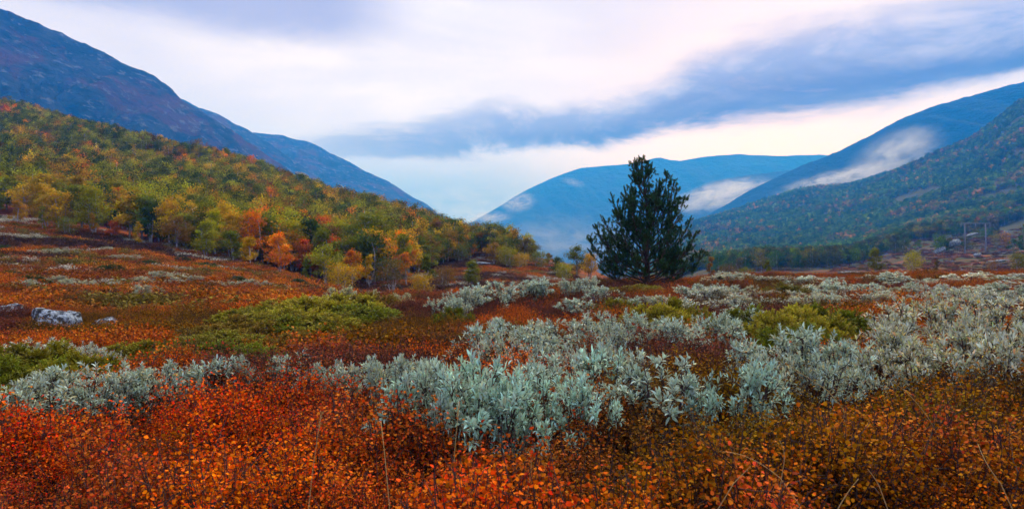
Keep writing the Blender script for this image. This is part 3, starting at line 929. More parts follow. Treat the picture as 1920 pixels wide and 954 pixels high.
def put_birch(px, d, h, tint, kind, label=None, wide=1.0, var=None, band=None):
    p = at(px, d)
    c = np.array(TINT[tint]) * rng.uniform(.85, 1.18)
    birches.append(dict(px=px, d=d, p=p, h=h, tint=tint, kind=kind, label=label, wide=wide, col=c, var=var, band=band))


def hero(px, top, bot, d, tint, kind, label, wide=1.0):
    """height from the photo: rows top..bot at distance d; stands on the ground there"""
    p = at(px, d)
    ztop = (CY - top) / FPX * d
    put_birch(px, d, max(ztop - p[2], 1.2), tint, kind, label, wide)


hero(258, 402, 478, 59, 'golden', 'narrow', 'slim upright golden birch at the edge of the left heath', 1.0)
hero(128, 404, 450, 60, 'olive green', 'bush', 'low round olive birch bush at the far left edge of the heath', 1.1)
hero(80, 385, 436, 63, 'yellow-green', 'narrow', 'thin birch with pale bare stem at the upper left of the heath')
hero(212, 410, 460, 62, 'red', 'round', 'small red birch left of the slim golden one', .9)
hero(172, 395, 455, 62, 'amber', 'narrow', 'slim amber birch between the olive bush and the red birch')
hero(30, 372, 425, 66, 'amber', 'round', 'amber birch above the top left corner of the heath')
hero(330, 405, 480, 60, 'russet', 'round', 'brownish open birch right of the slim golden one')
hero(388, 408, 492, 57, 'yellow-green', 'round', 'large bright yellow-green birch at the heath edge', 1.1)
hero(440, 420, 495, 58, 'olive green', 'round', 'olive birch just right of the large yellow-green one')
hero(470, 440, 500, 56, 'golden', 'round', 'small golden birch left of the bright orange birch', .9)
hero(525, 434, 510, 55, 'orange', 'round', 'bright orange birch with visible branches at the heath edge', 1.1)
hero(572, 428, 505, 60, 'red', 'round', 'red-topped birch right behind the bright orange birch', .9)
hero(608, 458, 522, 54, 'yellow-green', 'round', 'round green birch between the orange birches', 1.1)
hero(575, 465, 520, 53.5, 'olive green', 'narrow', 'slim pale-stemmed olive birch beside the bright orange birch')
hero(641, 488, 545, 50, 'golden', 'bush', 'low golden bush at the right end of the heath mound')
hero(662, 450, 540, 55, 'orange', 'round', 'tall orange birch above the low golden bush')
hero(694, 470, 540, 55, 'golden', 'narrow', 'slim golden birch right of the tall orange one')
hero(700, 385, 480, 70, 'olive green', 'round', 'tall olive birch rising behind the orange birches', 1.15)
hero(655, 395, 470, 75, 'dark green', 'round', 'tall dark green birch left of the tall olive birch')
hero(735, 485, 545, 53, 'brown', 'bush', 'low brown birch bush below the slim golden birch')
hero(762, 466, 535, 60, 'orange', 'narrow', 'slim orange birch standing before dull green trees', 1.3)
hero(797, 470, 540, 58, 'olive green', 'narrow', 'slim olive birch right of the slim orange one', 1.3)
hero(790, 508, 548, 50, 'golden', 'bush', 'small yellow-olive bush just above the willows', .9)
hero(835, 495, 540, 58, 'russet', 'bush', 'low russet bush left of the small green tree')
hero(886, 486, 545, 54, 'olive green', 'round', 'small green birch alone below the red clearing', 1.2)
hero(770, 420, 480, 85, 'olive green', 'round', 'dull green birch above the slim orange one', 1.1)
hero(820, 408, 475, 95, 'russet', 'round', 'russet birch near the right end of the hill crest')
hero(850, 405, 462, 105, 'dark green', 'round', 'dark birch on the skyline where the hill meets the sky gap')
hero(880, 432, 485, 95, 'orange', 'round', 'orange-brown birch below the skyline above the clearing')
hero(905, 425, 485, 98, 'russet', 'round', 'russet birch on the skyline above the red clearing', 1.2)
hero(862, 455, 500, 88, 'olive green', 'bush', 'round olive birch at the left of the red clearing', 1.2)
hero(940, 424, 480, 102, 'dark green', 'round', 'dark green birch against the blue mountain', 1.2)
hero(925, 455, 505, 86, 'amber', 'round', 'amber birch beside the red clearing', 1.2)
hero(955, 458, 508, 84, 'yellow-green', 'bush', 'yellow-olive birch bush right of the clearing')
hero(985, 446, 505, 88, 'brown', 'round', 'brownish birch at the right foot of the hill')
hero(962, 440, 500, 100, 'olive green', 'round', 'olive birch on the falling skyline below the far mountain')
hero(1000, 454, 508, 98, 'dark green', 'round', 'dark green birch at the end of the skyline trees')
hero(1030, 468, 515, 95, 'russet', 'round', 'russet birch between the skyline end and the pine')
hero(975, 472, 515, 84, 'golden', 'bush', 'golden bush below the brownish birch at the hill foot')
hero(1012, 470, 515, 86, 'olive green', 'bush', 'low olive bush at the far right foot of the hill')
hero(1045, 478, 530, 80, 'dark green', 'round', 'dark green birch left of the birches beside the pine')
hero(1080, 460, 528, 82, 'olive green', 'round', 'olive birch just left of the pine')
hero(1104, 470, 528, 80, 'golden', 'round', 'golden birch half hidden by the left limbs of the pine')
hero(1060, 490, 535, 72, 'yellow-green', 'bush', 'low yellow-green bush left of the pine')
hero(1334, 480, 530, 70, 'russet', 'narrow', 'slim orange-brown birch just right of the pine')
hero(1362, 492, 530, 66, 'brown', 'bush', 'low brown bush right of the pine')
hero(1438, 484, 528, 58, 'olive green', 'narrow', 'thin spiky olive birch standing between pine and round birch', 1.2)
hero(1400, 498, 528, 62, 'olive green', 'bush', 'low olive bush before the wooded right hillside')
hero(1642, 462, 522, 75, 'olive green', 'round', 'round olive birch alone at the edge of the right heath', .8)
hero(1712, 470, 518, 78, 'yellow-green', 'bush', 'upright yellow-green birch bush left of the power poles', .65)
hero(1757, 478, 515, 80, 'brown', 'narrow', 'thin brown birch below the power poles')
hero(1912, 470, 515, 70, 'olive green', 'bush', 'olive bush at the right edge of the photo below the slope', .9)
hero(1860, 486, 512, 75, 'russet', 'bush', 'small russet bush right below the power poles', .7)
n_hero = len(birches)
taken = [(b['p'][0], b['p'][1], 1.6) for b in birches]

# the dense wood: candidate spots on the hillside, nearest and largest first as individuals
treeline = ([-500, -200, 0, 150, 300, 450, 600, 680, 760, 830, 900, 960, 1010, 1060], [66, 66, 66, 64, 62, 60, 60, 60, 66, 84, 96, 94, 96, 118])
crest = ([-500, 0, 150, 300, 480, 600, 700, 850, 950, 1010, 1060], [300, 285, 262, 235, 208, 184, 165, 132, 108, 97, 112])
cand = []
cell = {}


def free(x, y, r):
    i, j = int(x // 3), int(y // 3)
    for a in (-1, 0, 1):
        for b in (-1, 0, 1):
            for (u, v, q) in cell.get((i + a, j + b), ()):
                if (u - x) ** 2 + (v - y) ** 2 < max(r, q) ** 2:
                    return False
    return True


for t in taken:
    cell.setdefault((int(t[0] // 3), int(t[1] // 3)), []).append(t)
tries = 60000
U = rng.uniform(size=(tries, 3))
for k in range(tries):
    px = -420 + U[k, 0] * 1415
    d0 = np.interp(px, *treeline); d1 = np.interp(px, *crest)
    d = math.sqrt(d0 * d0 + U[k, 1] * (d1 * d1 - d0 * d0))
    x = (px - CX) / FPX * d
    if fbm(np.array(x / 14.0), np.array(d / 14.0), 3, 77) < .31: continue           # small clearings
    r = 1.45 if d < 120 else 1.7
    if not free(x, d, r): continue
    cell.setdefault((int(x // 3), int(d // 3)), []).append((x, d, r))
    cand.append((d, px))
cand.sort()


def tint_at(px, d):
    x = (px - CX) / FPX * d
    f = float(fbm(np.array(x / 22.0 + 9), np.array(d / 22.0), 3, 91)); u = rng.uniform()
    low = max(0.0, 1 - (d - 60) / 70)
    wts = {'dark green': .16 * (1 - low) + .08, 'olive green': .36, 'yellow-green': .22 + .10 * low, 'golden': .10 + .08 * low, 'amber': .07, 'orange': .045, 'red': .005, 'russet': .03, 'brown': .02}
    ks = list(wts); w_ = np.array([wts[q] for q in ks])
    w_[1] *= 1.6 - 1.2 * f; w_[3] *= .3 + 1.6 * f; w_[4] *= .3 + 1.5 * f; w_[0] *= 1.8 - 1.6 * f
    return ks[int(np.searchsorted(np.cumsum(w_) / w_.sum(), u))]


N_IND = 300 - n_hero
rest = []
n_in = 0
for (d, px) in cand:
    t_ = tint_at(px, d)
    h = rng.uniform(3.6, 5.6) * np.interp(px, [760, 900], [1.0, .78])
    if n_in < N_IND and -20 < px < 1060:
        n_in += 1
        put_birch(px, d, h, t_, 'round' if rng.uniform() < .8 else ('narrow' if rng.uniform() < .5 else 'bush'), None, rng.uniform(.85, 1.2))
    else:
        rest.append((px, d, h, t_))
# names of the places in the wood, by distance up the slope
unl = [b for b in birches if not b['label']]
dq = np.quantile([b['d'] for b in unl], [.34, .67])
for b in unl:
    b['band'] = 0 if b['d'] < dq[0] else 1 if b['d'] < dq[1] else 2
PLACE = ['low in the left wood', 'midway up the left wood', 'higher up the left wood']
for band in range(3):
    for t_ in TINT:
        sel = sorted([b for b in unl if b['band'] == band and b['tint'] == t_], key=lambda b: b['px'])
        for k, b in enumerate(sel):
            b['label'] = '%s birch %s, %s from left of its colour' % (t_, PLACE[band], ordinal(k + 1)) if len(sel) > 1 else '%s birch %s, alone in its colour' % (t_, PLACE[band])
for b in birches:
    tm = kinds[b['kind']]; sm, cm, H0 = tm[int(rng.integers(len(tm)))]
    s = b['h'] / (H0 * (1.02 if b['kind'] != 'bush' else 1.05))
    root = link('birch_tree', None, None, tuple(b['p']), (0, 0, rng.uniform(0, 6.28)), (s * b['wide'], s * b['wide'], s))
    tag(root, b['label'], 'birch tree', 'birches of the left hillside' if b['px'] < 1200 else 'small birches right of the pine')
    link('trunk', sm, root)
    c = link('crown', cm, root); c.color = (*b['col'], 1)


# everything beyond: the wood that reads as one mass, light tree shapes scattered over the slopes
far_t = []
for k in range(6):
    tr, cr = birch_parts(200 + k, 4.6, 2.5 + .35 * (k % 3), 1 + k % 2, 1300, False, .20)
    g = Geo()
    g.V, g.T, g.var, g.hue, g.n = cr.V, cr.T, cr.var, cr.hue, cr.n
    g.M = [np.full(len(t), 1) for t in cr.T]
    g.tube([[0, 0, -.3], [.05, 0, 1.8], [0, .1, 3.8]], [.06, .045, .02], 4, .5, 0)
    far_t.append(g.mesh('far_birch', [BARK, L_INST]))
Pm = np.array([at(px, d) for (px, d, h, t_) in rest]); Nm = len(Pm)
scatter('birch_wood', Pm, rots(Nm, .05), np.array([h / 4.7 for (_, _, h, _) in rest]) * rng.uniform(.9, 1.2, Nm), rng.integers(0, 6, Nm),
        np.array([TINT[t_] for (_, _, _, t_) in rest]) * rng.uniform(.8, 1.2, (Nm, 1)), far_t, 'dense mixed autumn birch wood covering the upper left hillside', 'birch wood')

# right hillside wood
K_ = 52000
px = rng.uniform(1130, 2250, K_); u = rng.uniform(size=K_)
d = np.exp(math.log(185) + u ** .62 * (math.log(1600) - math.log(185)))
x = (px - CX) / FPX * d
f1 = fbm(x / 60, d / 90, 4, 13)
keep = (f1 > np.where(d < 420, .40, .22)) & (fbm(x / 90 + 4, d / 110, 5, 29) > .27)
heath = (px > 1560) & (d < np.interp(px, [1560, 1700, 1800, 1920, 2250], [200, 280, 350, 400, 420]))
keep &= ~(heath & (rng.uniform(size=K_) > .025))
keep &= ~((px < 1330) & (d < 260))
px, d, x, f1 = px[keep], d[keep], x[keep], f1[keep]
z = height(x, d); Nr = len(x)
ks = list(TINT); wts = np.array([.50, .40, .04, .004, .012, .014, .002, .016, .012]); wts /= wts.sum()
ti = rng.choice(len(ks), Nr, p=wts)
patch = fbm(x / 70 + 2, d / 60, 3, 37) > .60
ti = np.where(patch & (rng.uniform(size=Nr) < .5), rng.choice([4, 5, 7, 7, 8], Nr), ti)
ti = np.where((d < 400) & (rng.uniform(size=Nr) < .55), rng.choice([1, 7, 8, 8, 4], Nr), ti)
colr = np.where(d < 400, .62, 1.0)[:, None] * np.array([TINT[k] for k in ks])[ti] * np.array([.8, 1.25, .8]) * rng.uniform(.9, 1.1, (Nr, 1)) * (.45 + 1.1 * fbm(x / 45, d / 70, 4, 19))[:, None]
scatter('hillside_wood', np.stack([x, d, z], 1), rots(Nr, .05), rng.uniform(.9, 1.55, Nr) * (1 + .35 * np.clip((d - 500) / 900, 0, 1)), rng.integers(0, 6, Nr), colr, far_t,
        'dark green wood flecked with orange on the slope across the valley', 'wood')


# ------------------------------------------------------------------ willow bushes (silver-green), each one a thing
wil_tmpl = []
for k, (rad, hgt, sh) in enumerate([(.42, .64, 125), (.36, .56, 95), (.48, .58, 145), (.42, .68, 118), (.36, .52, 95), (.50, .56, 145)]):
    g, P, D, L, W = willow_parts(300 + k, rad, hgt, sh)
    lg = Geo(); N = len(P)
    sv = np.clip(rng.normal(.5, .25, N), 0, 1)
    lg.leaves(P, D, L, W, sv, rng.uniform(0, 1, N), True, .18, .25, .72, 0)
    wil_tmpl.append((g.mesh('willow_stem', [TWIG]), lg.mesh('willow_foliage', [L_WIL]), rad, hgt * 1.12, (P, D, L, W)))
one_leaf = []
for k in range(3):
    lg = Geo(); lg.leaves(np.zeros((1, 3)), np.array([[1.0, 0, 0]]), 1.0, .30 + .03 * k, .35 + .2 * k, .3 + .2 * k, True, .18, .25, .72, 0)
    one_leaf.append(lg.mesh('willow_leaf', [L_WIL]))

WIL = {'sage': (0.33, 0.56, 0.41), 'silver': (0.34, 0.48, 0.38), 'grey': (0.41, 0.46, 0.41), 'buff': (0.46, 0.50, 0.40), 'pale': (0.42, 0.42, 0.22)}
bushes = []      # row key, px, top row, distance, width m, tint


def W_(row, tint, *items):
    for it in items:
        bushes.append((row, tint) + it)


W_('front', 'sage', (784, 690, 3.75, .58), (838, 662, 3.75, .74), (900, 658, 3.7, .74), (965, 652, 4.1, .66), (1098, 690, 3.6, .50), (1045, 652, 4.2, .62), (930, 692, 3.65, .5), (1140, 650, 4.5, .5), (1020, 696, 3.7, .46))
W_('front right', 'sage', (1235, 650, 3.9, .62), (1330, 684, 3.9, .42), (1400, 670, 3.9, .60))
W_('front left', 'silver', (60, 690, 4.3, .62), (140, 678, 4.5, .62), (215, 684, 4.6, .45), (310, 672, 4.7, .60), (395, 664, 4.9, .55), (570, 655, 5.2, .55), (660, 668, 5.0, .4), (730, 655, 4.6, .55), (775, 655, 4.9, .5), (500, 662, 5.1, .4))
W_('left grey', 'grey', (25, 645, 6.6, .62), (85, 638, 6.9, .66), (148, 642, 6.7, .55), (210, 650, 6.2, .4))
W_('middle', 'silver', (905, 607, 6.2, .62), (955, 588, 6.9, .85), (1005, 602, 6.5, .7), (1060, 585, 7.8, .8), (1115, 588, 8.2, .8), (1165, 582, 8.0, .85), (1220, 580, 8.0, .85), (1275, 600, 7.0, .6), (1340, 585, 7.8, .7), (1400, 575, 8.6, .85), (1120, 630, 5.4, .45))
W_('middle right', 'silver', (1425, 622, 5.4, .62), (1480, 612, 5.6, .68), (1540, 612, 5.6, .68), (1598, 622, 5.3, .60), (1455, 648, 4.9, .55), (1530, 650, 4.8, .55))
W_('right', 'buff', (1665, 605, 5.6, .66), (1725, 592, 5.5, .72), (1790, 600, 5.2, .72), (1855, 590, 5.1, .75), (1915, 585, 5.0, .75), (1700, 560, 7.6, .8), (1765, 552, 7.8, .85), (1830, 545, 7.6, .9), (1895, 548, 7.0, .9), (1750, 640, 4.7, .5), (1885, 632, 4.5, .6))
W_('far', 'silver', (840, 556, 11.6, .8), (868, 542, 12.4, 1.0), (905, 533, 13.0, 1.0), (945, 524, 13.6, 1.1), (985, 520, 14.2, 1.1), (1025, 523, 14.4, 1.0), (1065, 526, 14.2, 1.0), (1105, 524, 14.8, 1.0), (1135, 533, 13.4, .9), (1090, 556, 11.4, .8))
W_('pale', 'pale', (640, 540, 15.5, 1.0), (690, 540, 15.0, .9), (745, 545, 14.5, .9), (590, 548, 14.5, .7))
W_('front left', 'silver', (20, 700, 4.2, .4), (182, 690, 4.4, .4), (268, 682, 4.6, .4), (352, 672, 4.8, .4), (450, 668, 5.0, .36), (615, 668, 5.0, .34), (700, 662, 4.9, .42))
W_('middle', 'silver', (930, 622, 5.8, .5), (985, 628, 5.6, .5), (1060, 610, 6.6, .55), (1140, 606, 6.8, .55), (1190, 604, 7.0, .6), (1245, 590, 7.6, .6), (1305, 600, 7.0, .5), (1370, 592, 7.6, .6), (1080, 640, 5.0, .4), (1170, 640, 5.1, .4))
W_('right', 'buff', (1650, 640, 4.9, .45), (1695, 625, 5.2, .5), (1815, 570, 6.2, .6), (1640, 575, 6.8, .5))
row_px = np.arange(1165, 1960, 44)
for q, x0 in enumerate(row_px):
    W_('far right front', ['silver', 'grey', 'buff'][q % 3], (x0 + rng.uniform(-8, 8), 552 + rng.uniform(-6, 6) - max(0, x0 - 1500) * .01, rng.uniform(11.5, 13.0), .95))
for q, x0 in enumerate(np.arange(1290, 1960, 36)):
    W_('far right middle', ['silver', 'grey', 'silver', 'buff'][q % 4], (x0 + rng.uniform(-9, 9), 535 + rng.uniform(-6, 6), rng.uniform(14.5, 17), 1.1))
for q, x0 in enumerate(np.arange(1330, 1960, 40)):
    W_('far right back', ['buff', 'silver', 'silver', 'grey'][q % 4], (x0 + rng.uniform(-8, 8), 518 + rng.uniform(-4, 4), rng.uniform(21, 26), 1.6))
ROWTXT = {
    'front': 'sage-green willow bush of the large clump nearest the camera, %s from left',
    'front right': 'sage-green willow bush in the near clump right of centre, %s from left',
    'front left': 'silver willow bush in the row edging the orange shrubs, %s from left',
    'left grey': 'grey willow sprigs behind the olive juniper at left, %s from left',
    'middle': 'silver willow bush in the middle belt before the pine, %s from left',
    'middle right': 'silver willow bush above the amber shrubs right of centre, %s from left',
    'right': 'pale buff-edged willow bush at the right side of the heath, %s from left',
    'far': 'small silver willow in the far clump left below the pine, %s from left',
    'pale': 'pale olive willow on the mound left of centre, %s from left',
    'far right front': 'small willow in the nearer far belt below the pine, %s from left',
    'far right middle': 'small willow in the second far belt right of the pine, %s from left',
    'far right back': 'small willow in the farthest belt before the valley, %s from left'}
rowcount = {}
for bi, (row, tint, px, top, d, wm) in sorted(enumerate(bushes), key=lambda e: e[1][2]):
    rowcount[row] = rowcount.get(row, 0) + 1
    p = at(px, d)
    H = max((CY - top - rng.uniform(-10, 4)) / FPX * d - p[2], .28)
    sm, lm, r0, h0, arr = wil_tmpl[int(rng.integers(6))]
    sxy = wm / 2 / r0 * 1.12; sz = H / h0
    rz = rng.uniform(0, 6.28)
    sxy *= rng.uniform(.85, 1.2)
    root = link('willow_bush', None, None, tuple(p), (rng.normal(0, .09), rng.normal(0, .09), rz), (sxy, sxy * rng.uniform(.8, 1.1), sz))
    tag(root, ROWTXT[row] % ordinal(rowcount[row]), 'willow bush', 'willow bushes on the heath')
    link('stem', sm, root)
    f = link('foliage', lm, root)
    c = np.array(WIL[tint]) * rng.uniform(.85, 1.12)
    if rng.uniform() < .25: c = c * .6 + np.array(WIL['buff']) * .4
    f.color = (*c, {'sage': .22, 'silver': .4, 'grey': .45, 'buff': .95, 'pale': .8}[tint])
    if d < 3.95:
        # the leaves one can pick out singly: a fringe of larger ones on the near side of the bush
        P, D, L, W = arr
        cam_dir = np.array([math.sin(rz), -math.cos(rz) * 1.0, 0.0])    # towards the camera, in the bush's own axes
        cam_dir = np.array([-math.sin(rz), -math.cos(rz), 0.0])
        score = P @ cam_dir + P[:, 2] * .8 + rng.uniform(0, .12, len(P))
        for i in np.argsort(-score)[:70]:
            q = one_leaf[int(rng.integers(3))]
            dd = D[i]
            lf = link('leaf', q, root, tuple(P[i] + dd * .01), (rng.uniform(-.6, .6), -math.asin(max(-1, min(1, dd[2]))), math.atan2(dd[1], dd[0])), float(L[i]) * 1.12)
            lf.color = (*(c * rng.uniform(.9, 1.25)), .15)

# ------------------------------------------------------------------ junipers (olive mounds)
jun = [juniper_mesh(400 + k, .5, .42, 900) for k in range(4)]
jlist = [  # px, top row, distance, width m, tint, label
    (15, 650, 5.9, 1.1, 'o', 'olive juniper mound at the left edge behind the silver willows'),
    (85, 650, 5.8, 1.1, 'o', 'olive juniper mound second from the left edge'),
    (150, 668, 5.6, .7, 'o', 'small olive juniper at the right end of the left mound'),
    (300, 640, 7.4, .9, 'd', 'dark olive juniper below the boulders'),
    (370, 632, 7.6, 1.0, 'd', 'dark juniper right of the one below the boulders'),
    (440, 640, 7.0, .9, 'g', 'greenish juniper left of the brown heather'),
    (490, 650, 6.5, .7, 'g', 'small juniper just above the silver willow row'),
    (390, 608, 9.4, 1.1, 'b', 'brownish juniper behind the two dark ones'),
    (450, 592, 10.2, 1.2, 'b', 'brown-olive juniper at the foot of the heath mound'),
    (520, 578, 11.0, 1.4, 'y', 'yellow-olive juniper at the left of the central mound'),
    (590, 556, 12.0, 1.6, 'y', 'broad yellow-olive juniper on top of the central mound'),
    (650, 548, 12.6, 1.5, 'y', 'yellow-olive juniper right of the broad one'),
    (560, 590, 10.8, 1.3, 'g', 'green juniper at the front of the central mound'),
    (620, 590, 10.6, 1.3, 'y', 'yellow juniper below the broad one'),
    (705, 550, 13.0, 1.2, 'b', 'brown-olive juniper at the right end of the central mound'),
    (560, 622, 8.4, .9, 'b', 'brownish juniper before the central mound'),
    (630, 628, 8.0, .8, 'b', 'small brownish juniper right before the central mound'),
    (480, 572, 12.0, 1.5, 'o', 'olive juniper behind the left of the central mound'),
    (545, 560, 13.2, 1.7, 'y', 'pale yellow juniper at the back of the central mound'),
    (680, 572, 11.4, 1.4, 'g', 'green juniper at the right front of the central mound'),
    (415, 618, 8.6, 1.2, 'o', 'olive juniper between the dark and the brown ones'),
    (335, 650, 6.8, .9, 'b', 'brownish juniper just behind the silver willow row'),
    (260, 640, 7.4, .9, 'o', 'olive juniper left of the dark ones below the boulders'),
    (45, 672, 5.2, .9, 'g', 'green juniper in front of the left mound'),
    (120, 680, 5.1, .7, 'o', 'small olive juniper before the left mound'),
    (850, 578, 10.8, .7, 'g', 'small green juniper under the far silver willows'),
    (1395, 578, 8.6, .7, 'g', 'green juniper left in the patch right of the pine'),
    (1455, 586, 8.0, .65, 'y', 'yellow-green juniper in the middle of the right patch'),
    (1505, 574, 8.6, .7, 'y', 'bright yellow-green juniper in the right patch'),
    (1550, 570, 9.0, .7, 'g', 'green juniper at the right end of the right patch'),
    (1490, 606, 7.0, .5, 'g', 'small green juniper at the front of the right patch'),
    (1230, 570, 9.4, .8, 'y', 'yellow-olive juniper straight below the pine'),
    (1270, 562, 10.0, .8, 'o', 'olive juniper right below the pine'),
    (1160, 560, 11.0, .8, 'o', 'olive juniper left below the pine'),
    (1195, 533, 20.0, 1.6, 'o', 'olive juniper at the foot of the pine trunk'),
    (1470, 530, 16.0, 1.3, 'd', 'dark juniper among the far willows'),
    (1890, 520, 22.0, 1.8, 'o', 'olive juniper at the far right edge of the heath')]
JT = {'o': (0.195, 0.165, 0.010), 'd': (0.130, 0.100, 0.010), 'g': (0.165, 0.175, 0.010), 'y': (0.30, 0.240, 0.018), 'b': (0.19, 0.115, 0.014)}
for (px, top, d, wm, t, lab) in jlist:
    p = at(px, d); H = max((CY - top) / FPX * d - p[2], .3)
    root = link('juniper_bush', None, None, tuple(p), (0, 0, rng.uniform(0, 6.28)), (max(wm * 1.1, .95 * H / .46),) * 2 + (H / .46,))
    tag(root, lab, 'juniper', 'low junipers on the heath')
    f = link('foliage', jun[int(rng.integers(4))], root); f.color = (*(np.array(JT[t]) * rng.uniform(.85, 1.15)), 1)

# ------------------------------------------------------------------ dwarf birch and heather cover
near_t = [shrub_mesh('dwarf_birch', .15, .30, 13, 34, .0105, .0100, L_INST, True) for k in range(6)]
mid_t = [shrub_mesh('dwarf_birch_far', .20, .30, 12, 22, .026, .024, L_INST, False) for k in range(5)]
heather_t = [shrub_mesh('heather', .24, .26, 22, 26, .022, .010, L_INST, False, .3, .0026) for k in range(4)]
low_t = [shrub_mesh('low_heath', .55, .22, 16, 26, .085, .06, L_INST, False, .1, .004) for k in range(4)]
ORANGE, REDOR, AMBER, OLIVE = np.array([.74, .098, .002]), np.array([.64, .052, .003]), np.array([.42, .105, .002]), np.array([.17, .090, .003])
BRICK, PLUM, CRIM = np.array([.38, .082, .010]), np.array([.10, .030, .028]), np.array([.46, .040, .028])


def S(v, a, b):
    t = np.clip((v - a) / (b - a), 0, 1); return t * t * (3 - 2 * t)


def lerp(a, b, t):
    return a * (1 - t[:, None]) + b * t[:, None]


def cover_col(x, y):
    px = CX + FPX * x / y
    a = fbm(x * .9 + 40, y * .9 + 40, 3, 201); b = fbm(x * 2.1 + 9, y * 2.1 + 3, 3, 211); e = fbm(x * .5, y * .5 + 7, 3, 221)
    c = lerp(np.tile(ORANGE, (len(x), 1)), REDOR, S(a, .42, .62))
    c = lerp(c, AMBER, S(b, .52, .70) * .8)
    # right of centre: amber and olive leaves, crimson drift further right
    rt = S(px + (a - .5) * 300, 1000, 1140) * S(y, 2.0, 2.9)
    c = lerp(c, lerp(np.tile(AMBER, (len(x), 1)), OLIVE, S(b, .34, .58)), rt * .92)
    cr = S(px + (e - .5) * 400, 1180, 1420) * S(y + (b - .5) * 1.5, 3.6, 2.7)
    c = lerp(c, lerp(np.tile(CRIM, (len(x), 1)), ORANGE, S(b, .45, .62)), cr * .75)
    # the middle ground: brick-red heather, plum patches
    md_ = S(y + (a - .5) * 2, 4.6, 6.2)
    c = lerp(c, lerp(np.tile(BRICK, (len(x), 1)), ORANGE * .75, S(b, .5, .7)), md_ * .85)
    c = lerp(c, PLUM, S(e, .50, .60) * (.35 + .5 * md_))
    c = lerp(c, OLIVE * .8, S(fbm(x * .45 + 30, y * .6 + 4, 3, 225), .56, .64) * md_ * .8)
    return c * rng.uniform(.75, 1.25, (len(x), 1))


JX = np.array([[(j[0] - CX) / FPX * j[2], j[2], .5 * max(j[3] * 1.1, .6)] for j in jlist])


def off_junipers(x, y):
    dd = np.sqrt((x[:, None] - JX[None, :, 0]) ** 2 + (y[:, None] - JX[None, :, 1]) ** 2) / JX[None, :, 2]
    return np.clip(dd.min(1) - .25, .3, 1.0)


def spots(n_, d0, d1, p0, p1):
    d = np.sqrt(rng.uniform(d0 * d0, d1 * d1, n_)); px = rng.uniform(p0, p1, n_)
    return (px - CX) / FPX * d, d, px


# nearest: 1.2 - 6 m
x, y, px = spots(2250, 1.1, 6.2, -260, 2180)
z = height(x, y); N = len(x)
gap = fbm(x * 1.6 + 3, y * 1.6, 3, 231)
keep = gap > .34
x, y, z, gap = x[keep], y[keep], z[keep], gap[keep]; N = len(x)
sc_ = rng.uniform(.85, 1.25, N) * (.66 + .85 * S(gap, .34, .64))
sc_ = sc_ * off_junipers(x, y)
scatter('dwarf_birch_cover', np.stack([x, y, z], 1), rots(N, .16), sc_, rng.integers(0, 6, N), cover_col(x, y), near_t,
        'orange, red and amber dwarf birch covering the near heath', 'dwarf birch')
# 5.5 - 34 m
xs, yys, cs_, ixs, scs = [], [], [], [], []
for (n_, d0, d1) in ((3600, 5.6, 13), (6500, 12, 36)):
    x, y, px = spots(n_, d0, d1, -200, 2120)
    xs.append(x); yys.append(y); cs_.append(cover_col(x, y))
    brick = fbm(x * .35 + 3, y * .35, 2, 241) > .42
    ixs.append(np.where(brick, 5 + rng.integers(0, 4, n_), rng.integers(0, 5, n_)))
    scs.append(rng.uniform(.75, 1.2, n_) * (1.0 + .6 * S(y, 8, 30)) * (.35 + 1.25 * fbm(x * .6 + 1, y * .6, 3, 251)) * (1 - .35 * S(y, 13, 22)))
x = np.concatenate(xs); y = np.concatenate(yys); N = len(x)
pxx = CX + FPX * x / y
scs = [np.concatenate(scs) * np.where((pxx > -30) & (pxx < 165) & (y > 10.6) & (y < 12.4), .62, 1.0) * off_junipers(x, y) * np.where((pxx > 900) & (y < 11) & (fbm(x * 1.3, y * 1.3, 2, 255) > .55), 1.22, 1.0)]
scatter('heather_cover', np.stack([x, y, height(x, y)], 1), rots(N, .14), np.concatenate(scs), np.concatenate(ixs), np.concatenate(cs_), mid_t + heather_t,
        'brick-red and rust heather between the willows and junipers', 'heather')
# the open slopes left and right, 20 - 95 m
x, y, px = spots(15000, 16, 100, -420, 1080)
keep = (y < np.interp(px, treeline[0], treeline[1]) + 6) & ~((px > 560) & (y < 30))
x, y = x[keep], y[keep]
x2, y2, px2 = spots(5200, 40, 330, 1180, 2200)
keep = (px2 > 1560) | (y2 < 120)
x = np.concatenate([x, x2[keep]]); y = np.concatenate([y, y2[keep]]); N = len(x)
a = fbm(x / 5.0 + 3, y / 3.0, 4, 261); b = fbm(x / 2.2, y / 1.6, 3, 271); e = fbm(x / 9 + 8, y / 5.0, 3, 281)
c = lerp(np.tile(np.array([.24, .058, .014]), (N, 1)), np.array([.46, .105, .010]), S(a, .42, .60))
c = lerp(c, np.array([.17, .120, .020]), S(b, .50, .64)); c = lerp(c, np.array([.075, .032, .022]), S(e, .50, .62))
c = lerp(c, np.array([.45, .44, .36]), S(a, .37, .31) * S(b, .42, .5) * .9)
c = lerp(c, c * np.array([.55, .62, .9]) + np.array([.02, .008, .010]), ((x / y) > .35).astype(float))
c *= rng.uniform(.75, 1.25, (N, 1))
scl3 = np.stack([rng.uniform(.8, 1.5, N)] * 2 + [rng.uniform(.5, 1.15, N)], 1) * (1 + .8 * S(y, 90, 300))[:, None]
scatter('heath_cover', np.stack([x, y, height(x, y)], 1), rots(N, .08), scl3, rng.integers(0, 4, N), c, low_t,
        'rust and olive low heath covering the open slopes', 'heath')

